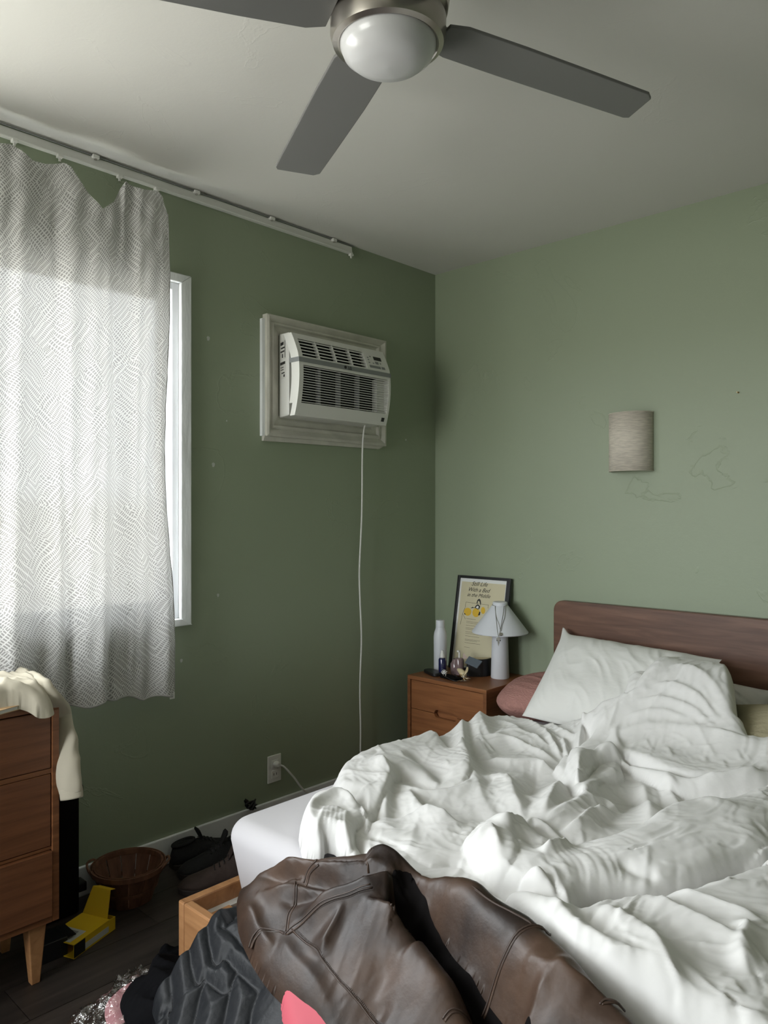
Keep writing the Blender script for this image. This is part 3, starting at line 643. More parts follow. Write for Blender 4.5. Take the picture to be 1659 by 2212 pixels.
# tray-like black wallet and glasses case
def slab(name, lab, cat, cx, cy, a, lx_, ly_, z0, h, m, r=.012, tilt=(0, 0)):
    ca, sa = math.cos(a), math.sin(a)
    P_ = rrect(-lx_, -ly_, lx_, ly_, r)
    def f(u, v, z): return (cx + u * ca - v * sa, cy + u * sa + v * ca, z + u * tilt[0] + v * tilt[1])
    o = prism(name, P_, lambda u, v: f(u, v, z0), lambda u, v: f(u, v, z0 + h), m, None, min(.004, h * .3)); tag(o, lab, cat); return o
slab('glasses_case', 'flat black case lying left of the blue bottle', 'case', .222, -.285, math.radians(-25), .062, .026, NZ, .016, M['black'], .02)
slab('black_wallet', 'flat black leather wallet in front of the mauve bottle', 'wallet', .345, -.300, math.radians(-12), .055, .028, NZ, .011, M['lining'])
cp0, cn = (.392, -.232, NZ + .078), Vector((.25, -.62, .74)).normalized()
cq = [plane_hit(px, py, cp0, cn) for px, py in ((1004, 1431), (1030, 1443), (1042, 1428), (1013, 1417))]
tag(hull8('card_holder', [tuple(p - cn * .006) for p in cq] + [tuple(p) for p in cq], M['slate'], None, .0015), 'slate blue card holder tilted on the black container', 'card holder')
p0 = Vector((.352, -.21, NZ + .078)); ex_ = Vector((RT[0], RT[1], 0))
o = prism('paper_tag', [(-.006, .002), (.018, .004), (.0, .028), (-.004, .028)], lambda u, v: p0 + ex_ * u + Vector((0, 0, v)), lambda u, v: p0 + ex_ * u + Vector((FW[0] * .002, FW[1] * .002, v)), mat('pale_pink_card', (.6, .48, .42), .6), None)
tag(o, 'small pale pink triangular tag standing above the slate card holder', 'tag')
# keys with cream charm
ks = empty('key_bunch', (.42, -.30, NZ), 'bunch of keys with a cream toy-shaped charm in front of the black container', 'keys')
ch = tube('charm', [(.365, -.275, NZ + .042), (.385, -.28, NZ + .038), (.405, -.287, NZ + .030), (.420, -.295, NZ + .024)], [.006, .0125, .0145, .008], M['cream'], ks, 14, 5)
lathe('charm_spot', (.402, -.302, NZ + .026), [(0, 0), (.006, 0), (.006, .003), (0, .003)], M['gold'], ch, 12)
for k in range(6):
    a = -2.4 + k * .5; q = Vector((.43, -.31, NZ + .006 + .003 * k)); d = Vector((math.cos(a), math.sin(a), -.1)); s_ = Vector((-math.sin(a), math.cos(a), 0))
    o = prism('key', [(-.007, .012), (-.009, .02), (-.005, .028), (.005, .028), (.009, .02), (.007, .012), (.003, .008), (.0025, -.022), (-.0025, -.022), (-.003, .008)], lambda u, v: q + d * (.012 - v) + s_ * u, lambda u, v: q + d * (.012 - v) + s_ * u + Vector((0, 0, .002)), M['gold'] if k % 3 == 1 else M['steel'], ks)
tube('key_ring', [(.43 + .011 * math.cos(t), -.31 + .011 * math.sin(t), NZ + .03 + .004 * math.sin(t)) for t in np.linspace(0, 2 * PI, 13)], .001, M['steel'], ks, 6, 3)
tube('key_strap', [(.43, -.31, NZ + .03), (.44, -.30, NZ + .05), (.428, -.285, NZ + .062), (.418, -.29, NZ + .03)], .003, M['cream'], ks, 8, 6)
# tangled earphones / jewellery
o = tube('charging_cable', [(.30, -.31, NZ + .014), (.34, -.335, NZ + .014), (.39, -.34, NZ + .004), (.41, -.32, NZ + .003), (.385, -.30, NZ + .006), (.36, -.29, NZ + .02)], .002, M['black'], None, 8, 6); tag(o, 'thin black cord looped at the front of the nightstand clutter', 'cord')
o = tube('silver_earring', [(.318, -.318, NZ + .040), (.312, -.322, NZ + .034), (.318, -.326, NZ + .026), (.321, -.326, NZ + .014)], [.003, .002, .0015, .002], M['steel'], None, 8, 6); tag(o, 'dangling silver earring at the left of the black wallet', 'earring')
o = tube('silver_earring', [(.340, -.322, NZ + .036), (.334, -.326, NZ + .030), (.338, -.330, NZ + .022), (.336, -.330, NZ + .013)], [.003, .002, .0015, .003], M['steel'], None, 8, 6); tag(o, 'silver stud earring lying right of the dangling earring on the black wallet', 'earring')
o = lathe('crystal_stone', (.300, -.295, NZ + .012), [(0, 0), (.012, .004), (.014, .012), (.006, .022), (0, .023)], M['dome'], None, 8, False); tag(o, 'faceted clear stone between the blue and mauve bottles', 'stone')

# framed print
BL = Vector((.178, -.112, NZ + .001)); EX = Vector((.3135, .006, 0)).normalized(); EY0 = Vector((-.012, .082, .458)); EY = (EY0 - EX * EY0.dot(EX)).normalized(); EZ = EX.cross(EY)
EZ = EZ if EZ.y < 0 else -EZ
PW, PH = .314, .462
def q3(u, v, w_=0): return BL + EX * u + EY * v + EZ * w_
pf = empty('framed_print', tuple(q3(PW / 2, 0)), 'black framed cream print with yellow shapes leaning behind the lamp', 'picture')
def pbox(name, u0, v0, u1, v1, w0, w1, m, par, bev=0):
    return hull8(name, [q3(u0, v0, w0), q3(u1, v0, w0), q3(u1, v1, w0), q3(u0, v1, w0), q3(u0, v0, w1), q3(u1, v0, w1), q3(u1, v1, w1), q3(u0, v1, w1)], m, par, bev)
fwid = .013
pbox('frame_bar', 0, 0, fwid, PH, -.014, .004, M['black'], pf, .001); pbox('frame_bar', PW - fwid - .008, 0, PW, PH, -.014, .004, M['black'], pf, .001)
pbox('frame_bar', fwid, PH - fwid, PW - fwid, PH, -.014, .004, M['black'], pf, .001); pbox('frame_bar', fwid, 0, PW - fwid, fwid, -.014, .004, M['black'], pf, .001)
pbox('mat_board', fwid, fwid, PW - fwid, PH - fwid, -.012, -.006, M['mat_white'], pf)
pr = pbox('print', .024, .02, PW - .030, PH - .030, -.006, -.005, M['paper'], pf)
def PUV(px, py):
    h = plane_hit(px, py, q3(0, 0, -.004), EZ) - BL
    return h.dot(EX), h.dot(EY)
def ppoly(name, pts, m, w_=-.0045):
    uv = [PUV(*p) for p in pts]; prism(name, uv, lambda u, v: q3(u, v, w_ - .0004), lambda u, v: q3(u, v, w_), m, pr)
def pline(name, a, b, m, th=.0011, w_=-.0042):
    a, b = Vector(PUV(*a)), Vector(PUV(*b)); d = (b - a).normalized(); nn = Vector((-d.y, d.x)) * th
    prism(name, [tuple(a - nn), tuple(b - nn), tuple(b + nn), tuple(a + nn)], lambda u, v: q3(u, v, w_ - .0004), lambda u, v: q3(u, v, w_), m, pr)
for s, px, py, sz in (('Still Life', 1035, 1266, .030), ('With a Bed', 1033, 1278.5, .028), ('in the Middle', 1033, 1290, .026)):
    u, v = PUV(px, py); text('print_title', s, sz, q3(u, v, -.0042), EX, EY, M['ink'], pr, 0., .45)
def zz(x, y): return (960 + x / 8.295, 1230 + y / 8.295)
def blob(cx, cy, rx, ry, n=18, fl_=0): return [zz(cx + rx * math.cos(2 * PI * i / n), cy + ry * math.sin(2 * PI * i / n) * (1 if math.sin(2 * PI * i / n) > 0 else 1 - fl_)) for i in range(n)]
ppoly('print_shape', blob(415, 755, 66, 76, 20, .1), M['yellow']); ppoly('print_shape', blob(565, 775, 66, 80), M['yellow'], -.0044); ppoly('print_shape', blob(690, 735, 38, 62), M['yellow'])
for a, b in (((385, 585), (790, 638)), ((385, 585), (372, 680)), ((365, 690), (325, 790)), ((325, 790), (285, 985)), ((325, 790), (375, 890)), ((785, 640), (780, 700)), ((790, 1015), (790, 1070)), ((810, 1015), (810, 1070))): pline('print_line', zz(*a), zz(*b), M['ink2'], .0008)
ppoly('print_shape', [zz(*p) for p in ((575, 600), (590, 550), (620, 525), (645, 545), (655, 600), (645, 650), (635, 600), (620, 560), (600, 570), (590, 620))], M['ink'], -.0041)
ppoly('print_shape', [zz(*p) for p in ((535, 690), (570, 640), (600, 625), (640, 660), (630, 700), (600, 720), (570, 700))], M['ink'], -.0041)
ppoly('print_shape', [zz(*p) for p in ((560, 685), (590, 650), (615, 665), (605, 705))], M['mat_white'], -.0039)
ppoly('print_shape', [zz(*p) for p in ((600, 825), (625, 755), (645, 765), (635, 820))], M['ink'], -.0041); ppoly('print_shape', [zz(*p) for p in ((465, 695), (505, 670), (540, 690))], M['ink'], -.0041)
ppoly('print_shape', [zz(*p) for p in ((350, 800), (355, 780), (385, 805), (370, 810))], M['ink'], -.0041)
for y, x0, x1 in ((880, 390, 560), (930, 390, 700), (955, 390, 590), (1000, 385, 790), (1045, 380, 655), (1068, 380, 660), (1115, 375, 580), (1145, 375, 680), (1190, 370, 620), (1250, 365, 635), (1270, 365, 580), (1310, 360, 640), (1390, 350, 450)):
    pline('print_text_line', zz(x0, y - 3), zz(x1, y + (x1 - x0) * .13), M['ink2'], .0007)

# ------------------------------------------------------------------ bed
MT = .452; mx0, mx1, my0, my1 = .735, 2.255, -1.835, -.06
bed = empty('platform_bed', (1.5, -1.0, 0), 'wooden platform bed with a rounded walnut headboard and honey wood frame', 'bed')
hb = rrect(.735, .18, 2.29, .916, .045, 8)
prism('headboard', hb, lambda u, v: (u, -.048, v), lambda u, v: (u, -.014, v), M['walnut'], bed, .004)
fx0, fx1, fy0 = .695, 2.295, -1.945
RZ0, RZ1 = .06, .245; th = .028
box('side_rail', (fx0, fy0, RZ0), (fx0 + th, -.05, RZ1), M['light_oak'], bed, .005)
box('side_rail', (fx1 - th, fy0, RZ0), (fx1, -.05, RZ1), M['light_oak'], bed, .005)
box('foot_rail', (fx0 + th, fy0, RZ0), (fx1 - th, fy0 + th, RZ1), M['light_oak'], bed, .005)
for k in range(16):
    y = -1.90 + k * .115; box('slat', (fx0 + th + .028, y, .186), (fx1 - th, y + .085, .204), M['light_oak'], bed, .002)
box('ledger', (fx0 + th, fy0 + th, .176), (fx0 + th + .026, -.06, .198), M['white_pl'], bed)
for x in (fx0 + .002, fx1 - .062):
    for y in (fy0 + .002, -.12): box('leg', (x, y, 0), (x + .06, y + .06, RZ0), M['light_oak'], bed, .003)
# --- numpy helpers for cloth
def vnoise(x, y, seed):
    r = np.random.RandomState(seed); G = r.rand(64, 64) * 2 - 1
    xi = np.floor(x).astype(int); yi = np.floor(y).astype(int); fx_ = x - xi; fy_ = y - yi
    fx_ = fx_ * fx_ * fx_ * (fx_ * (fx_ * 6 - 15) + 10); fy_ = fy_ * fy_ * fy_ * (fy_ * (fy_ * 6 - 15) + 10)
    g = lambda a, b: G[a % 64, b % 64]
    return (g(xi, yi) * (1 - fx_) + g(xi + 1, yi) * fx_) * (1 - fy_) + (g(xi, yi + 1) * (1 - fx_) + g(xi + 1, yi + 1) * fx_) * fy_
def ridged(x, y, seed, ang=0., sx=10., sy=4., warp=.3):
    a = math.radians(ang); u = x * math.cos(a) + y * math.sin(a); v = -x * math.sin(a) + y * math.cos(a)
    wx = vnoise(x * 3, y * 3, seed + 9) * warp; wy = vnoise(x * 3, y * 3, seed + 5) * warp
    return 1 - 2 * np.abs(vnoise((u + wx * .3) * sx + 13, (v + wy * .3) * sy + 7, seed))
def seg_dist(X, Y, pts):
    """distance to polyline, signed side, and arc parameter 0..1"""
    P_ = np.array(pts, dtype=float); best = np.full(X.shape, 1e9); side = np.zeros(X.shape); par = np.zeros(X.shape)
    L = np.hypot(*(P_[1:] - P_[:-1]).T); cum = np.concatenate([[0], np.cumsum(L)]); tot = cum[-1]
    for i in range(len(P_) - 1):
        a, d = P_[i], P_[i + 1] - P_[i]; l2 = max(d @ d, 1e-12)
        t = np.clip(((X - a[0]) * d[0] + (Y - a[1]) * d[1]) / l2, 0, 1)
        ex, ey = X - a[0] - t * d[0], Y - a[1] - t * d[1]; D = np.hypot(ex, ey); m = D < best
        best = np.where(m, D, best); side = np.where(m, np.sign(d[0] * ey - d[1] * ex), side); par = np.where(m, (cum[i] + t * L[i]) / tot, par)
    return best, side, par
def inside(X, Y, poly):
    c_ = np.zeros(X.shape, bool); n = len(poly)
    for i in range(n):
        (x0, y0), (x1, y1) = poly[i], poly[(i + 1) % n]
        if y0 == y1: continue
        m = ((y0 > Y) != (y1 > Y)) & (X < (x1 - x0) * (Y - y0) / (y1 - y0) + x0); c_ ^= m
    return c_
def smooth2(pts, k=4, closed=False):
    P_ = [Vector((p[0], p[1], 0)) for p in pts]
    if closed: P_ = P_ + [P_[0]]
    q = [(v.x, v.y) for v in catmull(P_, k)]
    return q[:-1] if closed else q
def unp(p, base, h=0.):
    """first point along the view ray that meets base(x,y)+h"""
    if p[0] == 'w': return (p[1], p[2])
    d = ray(*p); t = .9; prev = None
    while t < 4.5:
        x, y, z = CAM[0] + d.x * t, CAM[1] + d.y * t, CAM[2] + d.z * t
        b = float(base(np.array([x]), np.array([y]))[0]) + h
        if z <= b: 
            return (x, y)
        t += .004
    return (x, y)
def ss(a, b, x): t = np.clip((x - a) / (b - a), 0, 1); return t * t * (3 - 2 * t)
class Cloth:
    def __init__(s, base, poly, hpoly=0., sm=3):
        s.base = base; s.poly = [(x, min(y, -.075)) for x, y in smooth2([unp(p, base, hpoly) for p in poly], sm, True)]; s.ops = []
    def ridge(s, pts, h, w1, w2=None, p=1.5, hp=.03, taper=.25, k=4):
        q = smooth2([unp(a, s.base, hp) for a in pts], k); s.ops.append(('r', q, h, w1, w2 or w1, p, taper))
    def layer(s, pts, t, ew, hp=.03, k=3, p=.5):
        s.ops.append(('l', smooth2([unp(a, s.base, hp) for a in pts], k, True), t, ew, p))
    def fn(s, f): s.ops.append(('f', f))
    def height(s, X, Y):
        Z_ = np.zeros(X.shape); PP = np.zeros(X.shape); NN = np.zeros(X.shape)
        for o in s.ops:
            if o[0] == 'r':
                _, q, h, w1, w2, p, tp = o
                A = np.array(q); R = 3 * max(w1, w2)
                m = (X > A[:, 0].min() - R) & (X < A[:, 0].max() + R) & (Y > A[:, 1].min() - R) & (Y < A[:, 1].max() + R)
                if not m.any(): continue
                d, sd, par = seg_dist(X[m], Y[m], q); wd = np.where(sd > 0, w1, w2)
                tf = ss(0, tp, par) * ss(0, tp, 1 - par) if tp > 0 else 1
                vv = np.abs(h) * np.exp(-(d / wd) ** p) * (.15 + .85 * tf)
                if h > 0: PP[m] += vv ** 2.6
                else: NN[m] += vv ** 2.6
            elif o[0] == 'l':
                _, q, t, ew, p = o; ins = inside(X, Y, q); d, _, _ = seg_dist(X[ins], Y[ins], q + [q[0]])
                Z_[ins] += t * np.clip(1 - (1 - np.clip(d / ew, 0, 1)) ** 2, 0, 1) ** p
            else: Z_ = Z_ + o[1](X, Y)
        return Z_ + PP ** (1 / 2.6) - NN ** (1 / 2.6)
    def build(s, name, mt, g=.006, edge=.02, thick=.02, parent=None, face=None):
        P_ = np.array(s.poly); x0, y0 = P_.min(0) - g; x1, y1 = P_.max(0) + g
        nx, ny = int((x1 - x0) / g) + 2, int((y1 - y0) / g) + 2
        X, Y = np.meshgrid(x0 + np.arange(nx) * g, y0 + np.arange(ny) * g); sh = X.shape; X, Y = X.ravel(), Y.ravel()
        ins = inside(X, Y, s.poly); d, _, _ = seg_dist(X, Y, s.poly + [s.poly[0]]); sd = np.where(ins, d, -d)
        keep = sd > -.72 * g; snap = keep & (np.abs(sd) < .72 * g)
        ii = np.where(snap)[0]; Q = np.array(s.poly + [s.poly[0]])
        bx_, by_, bd = X[ii].copy(), Y[ii].copy(), np.full(len(ii), 1e9)
        for k in range(len(Q) - 1):
            a, dd = Q[k], Q[k + 1] - Q[k]; t = np.clip(((X[ii] - a[0]) * dd[0] + (Y[ii] - a[1]) * dd[1]) / max(dd @ dd, 1e-12), 0, 1)
            cx_, cy_ = a[0] + t * dd[0], a[1] + t * dd[1]; D = np.hypot(X[ii] - cx_, Y[ii] - cy_); m = D < bd
            bx_ = np.where(m, cx_, bx_); by_ = np.where(m, cy_, by_); bd = np.where(m, D, bd)
        X[ii], Y[ii] = bx_, by_; sdv = np.where(snap, 0, np.maximum(sd, 0))
        kk = np.where(keep)[0]; Xk, Yk = X[kk], Y[kk]
        if face is not None:
            Q = np.array(face[0] + [face[0][0]]); bd = np.full(len(Xk), 1e9); bx_, by_ = Xk.copy(), Yk.copy()
            for k in range(len(Q) - 1):
                a, dd = Q[k], Q[k + 1] - Q[k]; t = np.clip(((Xk - a[0]) * dd[0] + (Yk - a[1]) * dd[1]) / max(dd @ dd, 1e-12), 0, 1)
                cx_, cy_ = a[0] + t * dd[0], a[1] + t * dd[1]; D = np.hypot(Xk - cx_, Yk - cy_); m = D < bd
                bx_ = np.where(m, cx_, bx_); by_ = np.where(m, cy_, by_); bd = np.where(m, D, bd)
            m = (bd < .70 * g) & (sdv[kk] > g); Xk, Yk = np.where(m, bx_, Xk), np.where(m, by_, Yk)
        e = np.sqrt(np.clip(1 - (1 - np.clip(sdv[kk] / edge, 0, 1)) ** 2, 0, 1))
        Zk = s.base(Xk, Yk) + (thick + s.height(Xk, Yk)) * e + .002
        V = np.stack([Xk, Yk, Zk], 1)
        idx = np.full(len(X), -1); idx[kk] = np.arange(len(kk)); I = idx.reshape(sh)
        a, b, c_, d_ = I[:-1, :-1], I[:-1, 1:], I[1:, 1:], I[1:, :-1]; m = (a >= 0) & (b >= 0) & (c_ >= 0) & (d_ >= 0)
        FQ = np.stack([a[m], b[m], c_[m], d_[m]], 1)
        if face is not None:
            cx_, cy_ = V[FQ].mean(1)[:, 0], V[FQ].mean(1)[:, 1]; sel = inside(cx_, cy_, face[0]); FQ = FQ[sel == face[1]]
            used = np.unique(FQ); mp_ = np.full(len(V), -1); mp_[used] = np.arange(len(used)); V = V[used]; FQ = mp_[FQ]
        faces = FQ.tolist()
        s.V = V
        return mk(name, V, faces, mt, parent, True)
    def zat(s, x, y, thick=.0):
        X, Y = np.array([x]), np.array([y]); return float((s.base(X, Y) + s.height(X, Y))[0]) + thick

# mattress with fitted sheet
def rounded_slab(name, x0, x1, y0, y1, z0, z1, r, mt, nx=90, ny=90, taper=.012, dome=.0):
    bm = bmesh.new(); bmesh.ops.create_cube(bm, size=1)
    for v in bm.verts: v.co = Vector((x0 if v.co.x < 0 else x1, y0 if v.co.y < 0 else y1, z0 if v.co.z < 0 else z1))
    bmesh.ops.bevel(bm, geom=[e for e in bm.edges if abs(e.verts[0].co.z - e.verts[1].co.z) > .01], offset=r * 1.3, segments=8, affect='EDGES', profile=.5)
    te = [e for e in bm.edges if e.verts[0].co.z > z1 - 1e-4 and e.verts[1].co.z > z1 - 1e-4]
    bmesh.ops.bevel(bm, geom=te, offset=r, segments=8, affect='EDGES', profile=.5)
    for v in bm.verts:
        s = (z1 - v.co.z) / (z1 - z0)
        v.co.x += (1 if v.co.x < (x0 + x1) / 2 else -1) * taper * s * s; v.co.y += (1 if v.co.y < (y0 + y1) / 2 else -1) * taper * s * s
    return from_bm(name, bm, mt, None, True)
mt_ = rounded_slab('mattress', mx0, mx1, my0, my1, .207, MT, .055, M['sheet'], taper=.03)
tag(mt_, 'thick mattress in a smooth white fitted sheet on the bed frame', 'mattress')

# pillows
def pillow(name, lab, c_, ux, uy, w_, h_, t_, mt, seed=1, ear=.05, wr=.006, n=90, ang=70, rd=0., shear=0., tip=0.):
    ux, uy = Vector(ux).normalized(), Vector(uy); uy = (uy - ux * uy.dot(ux)).normalized(); uz = ux.cross(uy)
    u, v = np.meshgrid(np.linspace(-1, 1, n), np.linspace(-1, 1, n))
    vs_ = []
    for sgn in (1, -1):
        T_ = t_ / 2 * ((1 - np.abs(u) ** 3) ** .62) * ((1 - np.abs(v) ** 3) ** .62)
        X = u * w_ / 2 * (1 - ear * (1 - np.abs(v) ** 2)); Y = v * h_ / 2 * (1 - ear * 1.3 * (1 - np.abs(u) ** 2))
        X = X * (1 - rd * np.abs(v) ** 5); Y = Y * (1 - rd * np.abs(u) ** 5)
        X = X * (1 - shear * (1 - v) / 2); tf = tip * np.exp(-((u + 1) ** 2 + (v - 1) ** 2) / .006); X = X - tf * .45; Y = Y + tf
        env = (1 - u ** 6) * (1 - v ** 6)
        ray_ = ridged(u * .5, v * .5, seed, ang, 9, 1.8, .22) * .6 + ridged(u * .5, v * .5, seed + 3, ang + 18, 18, 4, .25) * .3 + .5 * vnoise(u * 2 + 5, v * 2 + 5, seed)
        Zp = sgn * T_ + wr * ray_ * env
        vs_.append(np.stack([X.ravel(), Y.ravel(), Zp.ravel()], 1))
    V = np.concatenate(vs_); W_ = [Vector(c_) + ux * p[0] + uy * p[1] + uz * p[2] for p in V]
    fs = []
    for i in range(n - 1):
        for j in range(n - 1):
            a = i * n + j; fs.append((a, a + 1, a + n + 1, a + n)); b = a + n * n; fs.append((b, b + n, b + n + 1, b + 1))
    bd = [j for j in range(n)] + [i * n + n - 1 for i in range(1, n)] + [(n - 1) * n + j for j in range(n - 2, -1, -1)] + [i * n for i in range(n - 2, 0, -1)]
    for k in range(len(bd)):
        a, b = bd[k], bd[(k + 1) % len(bd)]; fs.append((b, a, a + n * n, b + n * n))
    o = mk(name, W_, fs, mt, None, True)
    tag(o, lab, 'pillow'); return o
pillow('bed_pillow', 'mauve textured pillow squeezed between nightstand and white pillow', (.845, -.245, .530), (.95, .20, .06), (-.15, .93, .10), .44, .36, .17, M['mauve'], 4, .0, .004, rd=.22)
pillow('bed_pillow', 'large white pillow leaning on the left end of the headboard', (1.150, -.305, .630), (.995, -.03, -.03), (-.06, .80, .60), .69, .47, .17, M['pillow'], 11, .04, .009, 110, 8, 0., .17, .035)
pillow('bed_pillow', 'rumpled white pillow behind the folded duvet, right of the first white pillow', (1.36, -.17, .555), (.99, .02, -.10), (-.05, .62, .75), .60, .34, .13, M['pillow'], 21, .07, .014, 110, 30)
pillow('bed_pillow', 'olive beige pillow at the right edge behind the duvet', (1.925, -.42, .560), (.97, .10, 0.02), (-.1, .9, .34), .62, .44, .19, M['olive'], 31, .06, .004)

# duvet ------------------------------------------------------
def duvet_base(x, y):
    z = MT + .012 * np.ones(x.shape)
    z = z - .06 * ss(.06, -.02, x - mx0) - .9 * np.maximum(0, mx0 - .015 - x)
    hump = .215 * ss(-.74, -.34, y + .10 * (1.5 - x)) * ss(.98, 1.33, x + .25 * (y + .5)) * (1 - .8 * ss(-.30, -.12, y)) * (1 - .45 * ss(1.62, 1.95, x))
    z = z + hump
    z = z - .30 * ss(-1.80, -1.98, y) - 1.2 * np.maximum(0, -1.95 - y)
    z = z - .30 * ss(2.26, 2.42, x)
    return z
dv = Cloth(duvet_base, [(655, 1862), (645, 1810), (652, 1775), (668, 1745), (700, 1728), ('w', .80, -1.43), ('w', .765, -1.30), ('w', .745, -1.15), ('w', .735, -.95), ('w', .73, -.80), ('w', .735, -.60), ('w', .78, -.53), ('w', .88, -.50), ('w', 1.0, -.53), ('w', 1.10, -.52), (1300, 1540), (1352, 1490), (1395, 1462), (1440, 1447), (1500, 1452), (1560, 1475), (1590, 1520), (1606, 1570), (1622, 1605), (1665, 1622), ('w', 2.10, -.55), ('w', 2.44, -.6), ('w', 2.46, -1.3), ('w', 2.45, -2.0), ('w', 2.2, -2.16), ('w', 1.9, -2.16), ('w', 1.55, -2.10), ('w', 1.30, -1.96), ('w', 1.14, -1.80), (760, 1880), (700, 1885)], .01)
R = dv.ridge
# layers: tail corner, upper fold over, the big diagonal roll, lower flap
dv.layer([(1222, 1668), (1236, 1628), (1280, 1600), (1255, 1570), (1300, 1530), (1400, 1455), (1500, 1440), (1600, 1500), (1625, 1600), (1700, 1600), (1700, 1706), (1600, 1712), (1500, 1708), (1430, 1695), (1385, 1675), (1340, 1655), (1290, 1662), (1268, 1690), (1242, 1700)], .056, .05, .05)
dv.layer([(1235, 1852), (1300, 1838), (1350, 1822), (1400, 1795), (1450, 1775), (1540, 1757), (1700, 1730), (1700, 1880), (1610, 1902), (1530, 1928), (1460, 1940), (1400, 1948), (1320, 1948), (1262, 1958), (1240, 1985), (1205, 1975), (1150, 1955), (1080, 1925), (1030, 1890), (1000, 1850), (1010, 1825), (1060, 1800), (1130, 1800), (1180, 1830)], .058, .11, .03)
dv.layer([(1272, 1988), (1315, 1966), (1400, 1960), (1440, 1955), (1540, 1935), (1700, 1895), (1700, 2300), (1500, 2350), (1350, 2300), (1110, 1990), (1108, 1950), (1160, 1942), (1185, 1955), (1215, 1985), (1245, 1998)], .035, .05, .02)
dv.layer([(1195, 1668), (1222, 1640), (1262, 1668), (1300, 1656), (1335, 1662), (1345, 1690), (1300, 1705), (1280, 1735), (1245, 1735), (1225, 1700)], .035, .035, .03)
dv.layer([(880, 1775), (960, 1770), (1000, 1790), (1100, 1795), (1110, 1850), (1120, 1900), (1080, 1930), (990, 1880), (930, 1880), (860, 1840), (800, 1818), (805, 1790)], .018, .06, .02)
dv.layer([(652, 1862), (645, 1810), (655, 1770), (700, 1750), (760, 1765), (792, 1795), (770, 1815), (762, 1850), (740, 1870)], .035, .035, .01)
dv.layer([(735, 1680), (800, 1640), (850, 1612), (950, 1605), (1000, 1620), (1020, 1680), (1000, 1712), (940, 1718), (870, 1700), (845, 1725), (800, 1800), (790, 1805), (765, 1750), (725, 1725)], .035, .06, .02)
def big(x, y):
    m = ss(.72, .85, x) * ss(2.3, 2.1, x)
    n1 = vnoise(x * 3.2 + 3, y * 3.2 + 1, 3) * .012 + vnoise(x * 6.5 + 3, y * 6.5 + 11, 8) * .006
    lowf = ss(-.62, -.85, y)
    n2 = np.maximum(0, ridged(x, y, 2, 35, 6.5, 3, .9)) ** 1.5 * .004 * lowf
    n3 = np.maximum(0, ridged(x, y, 6, -30, 11, 5, .9)) ** 2 * .002
    msk = .5 + .5 * vnoise(x * 5 + 9, y * 5, 21)
    n4 = ridged(x, y, 14, 60, 26, 9, .9) * .0022 * msk + ridged(x, y, 17, -15, 34, 12, .9) * .0018 * (1 - msk) + ridged(x, y, 19, 20, 60, 24, .9) * .0008
    return m * (n1 + n2 + n3) + n4
dv.fn(big)
# crests along the left edge
R([(738, 1690), (800, 1642), (850, 1612), (900, 1600), (940, 1605)], 0.0345, .035, .03)
R([(900, 1598), (950, 1590), (1000, 1572), (1040, 1575), (1100, 1590), (1160, 1610)], 0.0460, .03, .045)
R([(985, 1570), (1000, 1600), (1012, 1650), (1030, 1705), (1060, 1765), (1105, 1800)], 0.0345, .022, .035)
R([(870, 1640), (900, 1650), (940, 1680), (960, 1715)], -0.0345, .05, .03)
R([(800, 1665), (840, 1700), (835, 1740), (830, 1790)], 0.0299, .02, .03)
R([(840, 1700), (900, 1722), (960, 1722), (1005, 1712), (1022, 1690)], 0.0253, .018, .035)
R([(880, 1715), (900, 1750), (950, 1782), (1010, 1800)], 0.0345, .02, .05)
R([(1000, 1570), (1040, 1610), (1120, 1630), (1200, 1650)], 0.0207, .02, .03)
R([(1030, 1600), (1090, 1600), (1160, 1625), (1215, 1650)], 0.0161, .012, .02)
R([(1060, 1588), (1130, 1592), (1190, 1620)], 0.0138, .010, .016)
R([(1070, 1560), (1110, 1575), (1130, 1600)], 0.0115, .010, .02)
R([(1120, 1552), (1160, 1575), (1200, 1600), (1230, 1610)], 0.0138, .014, .02)
R([(1180, 1565), (1210, 1585), (1240, 1600), (1250, 1580)], 0.0161, .01, .02)
R([(1190, 1600), (1178, 1590), (1200, 1620), (1215, 1640)], 0.0207, .008, .012)
R([(1215, 1600), (1222, 1625), (1230, 1645)], 0.0184, .007, .012)
R([(1262, 1562), (1255, 1600), (1248, 1632)], 0.0345, .010, .014)
R([(1040, 1640), (1100, 1650), (1160, 1650), (1200, 1665)], 0.0253, .015, .03)
R([(1040, 1690), (1070, 1688), (1100, 1700), (1110, 1740), (1130, 1780)], 0.0253, .02, .04)
R([(1160, 1655), (1150, 1700), (1130, 1730)], -0.0253, .03, .03)
R([(1220, 1690), (1200, 1720), (1190, 1750), (1170, 1790)], 0.0322, .02, .03)
R([(1240, 1735), (1280, 1745), (1310, 1740), (1345, 1755)], 0.0230, .012, .03)
R([(1160, 1800), (1210, 1775), (1250, 1755), (1290, 1720), (1330, 1685)], 0.0276, .025, .03)
R([(1200, 1815), (1250, 1800), (1280, 1770), (1340, 1752)], 0.0253, .012, .03)
R([(1060, 1803), (1090, 1825), (1130, 1802), (1150, 1790), (1180, 1805), (1230, 1840)], 0.0184, .014, .02)
R([(1120, 1830), (1170, 1870), (1210, 1845)], -0.0230, .03, .03)
R([(1208, 1845), (1220, 1868), (1190, 1885), (1172, 1900)], 0.0276, .014, .022)
R([(1385, 1690), (1400, 1740), (1405, 1790)], 0.0230, .03, .02)
R([(1430, 1700), (1480, 1740), (1530, 1750)], 0.0230, .02, .03)
R([(1370, 1705), (1330, 1760), (1300, 1800)], -0.0207, .04, .04)
R([(1500, 1712), (1560, 1720), (1659, 1715)], 0.0230, .03, .04)
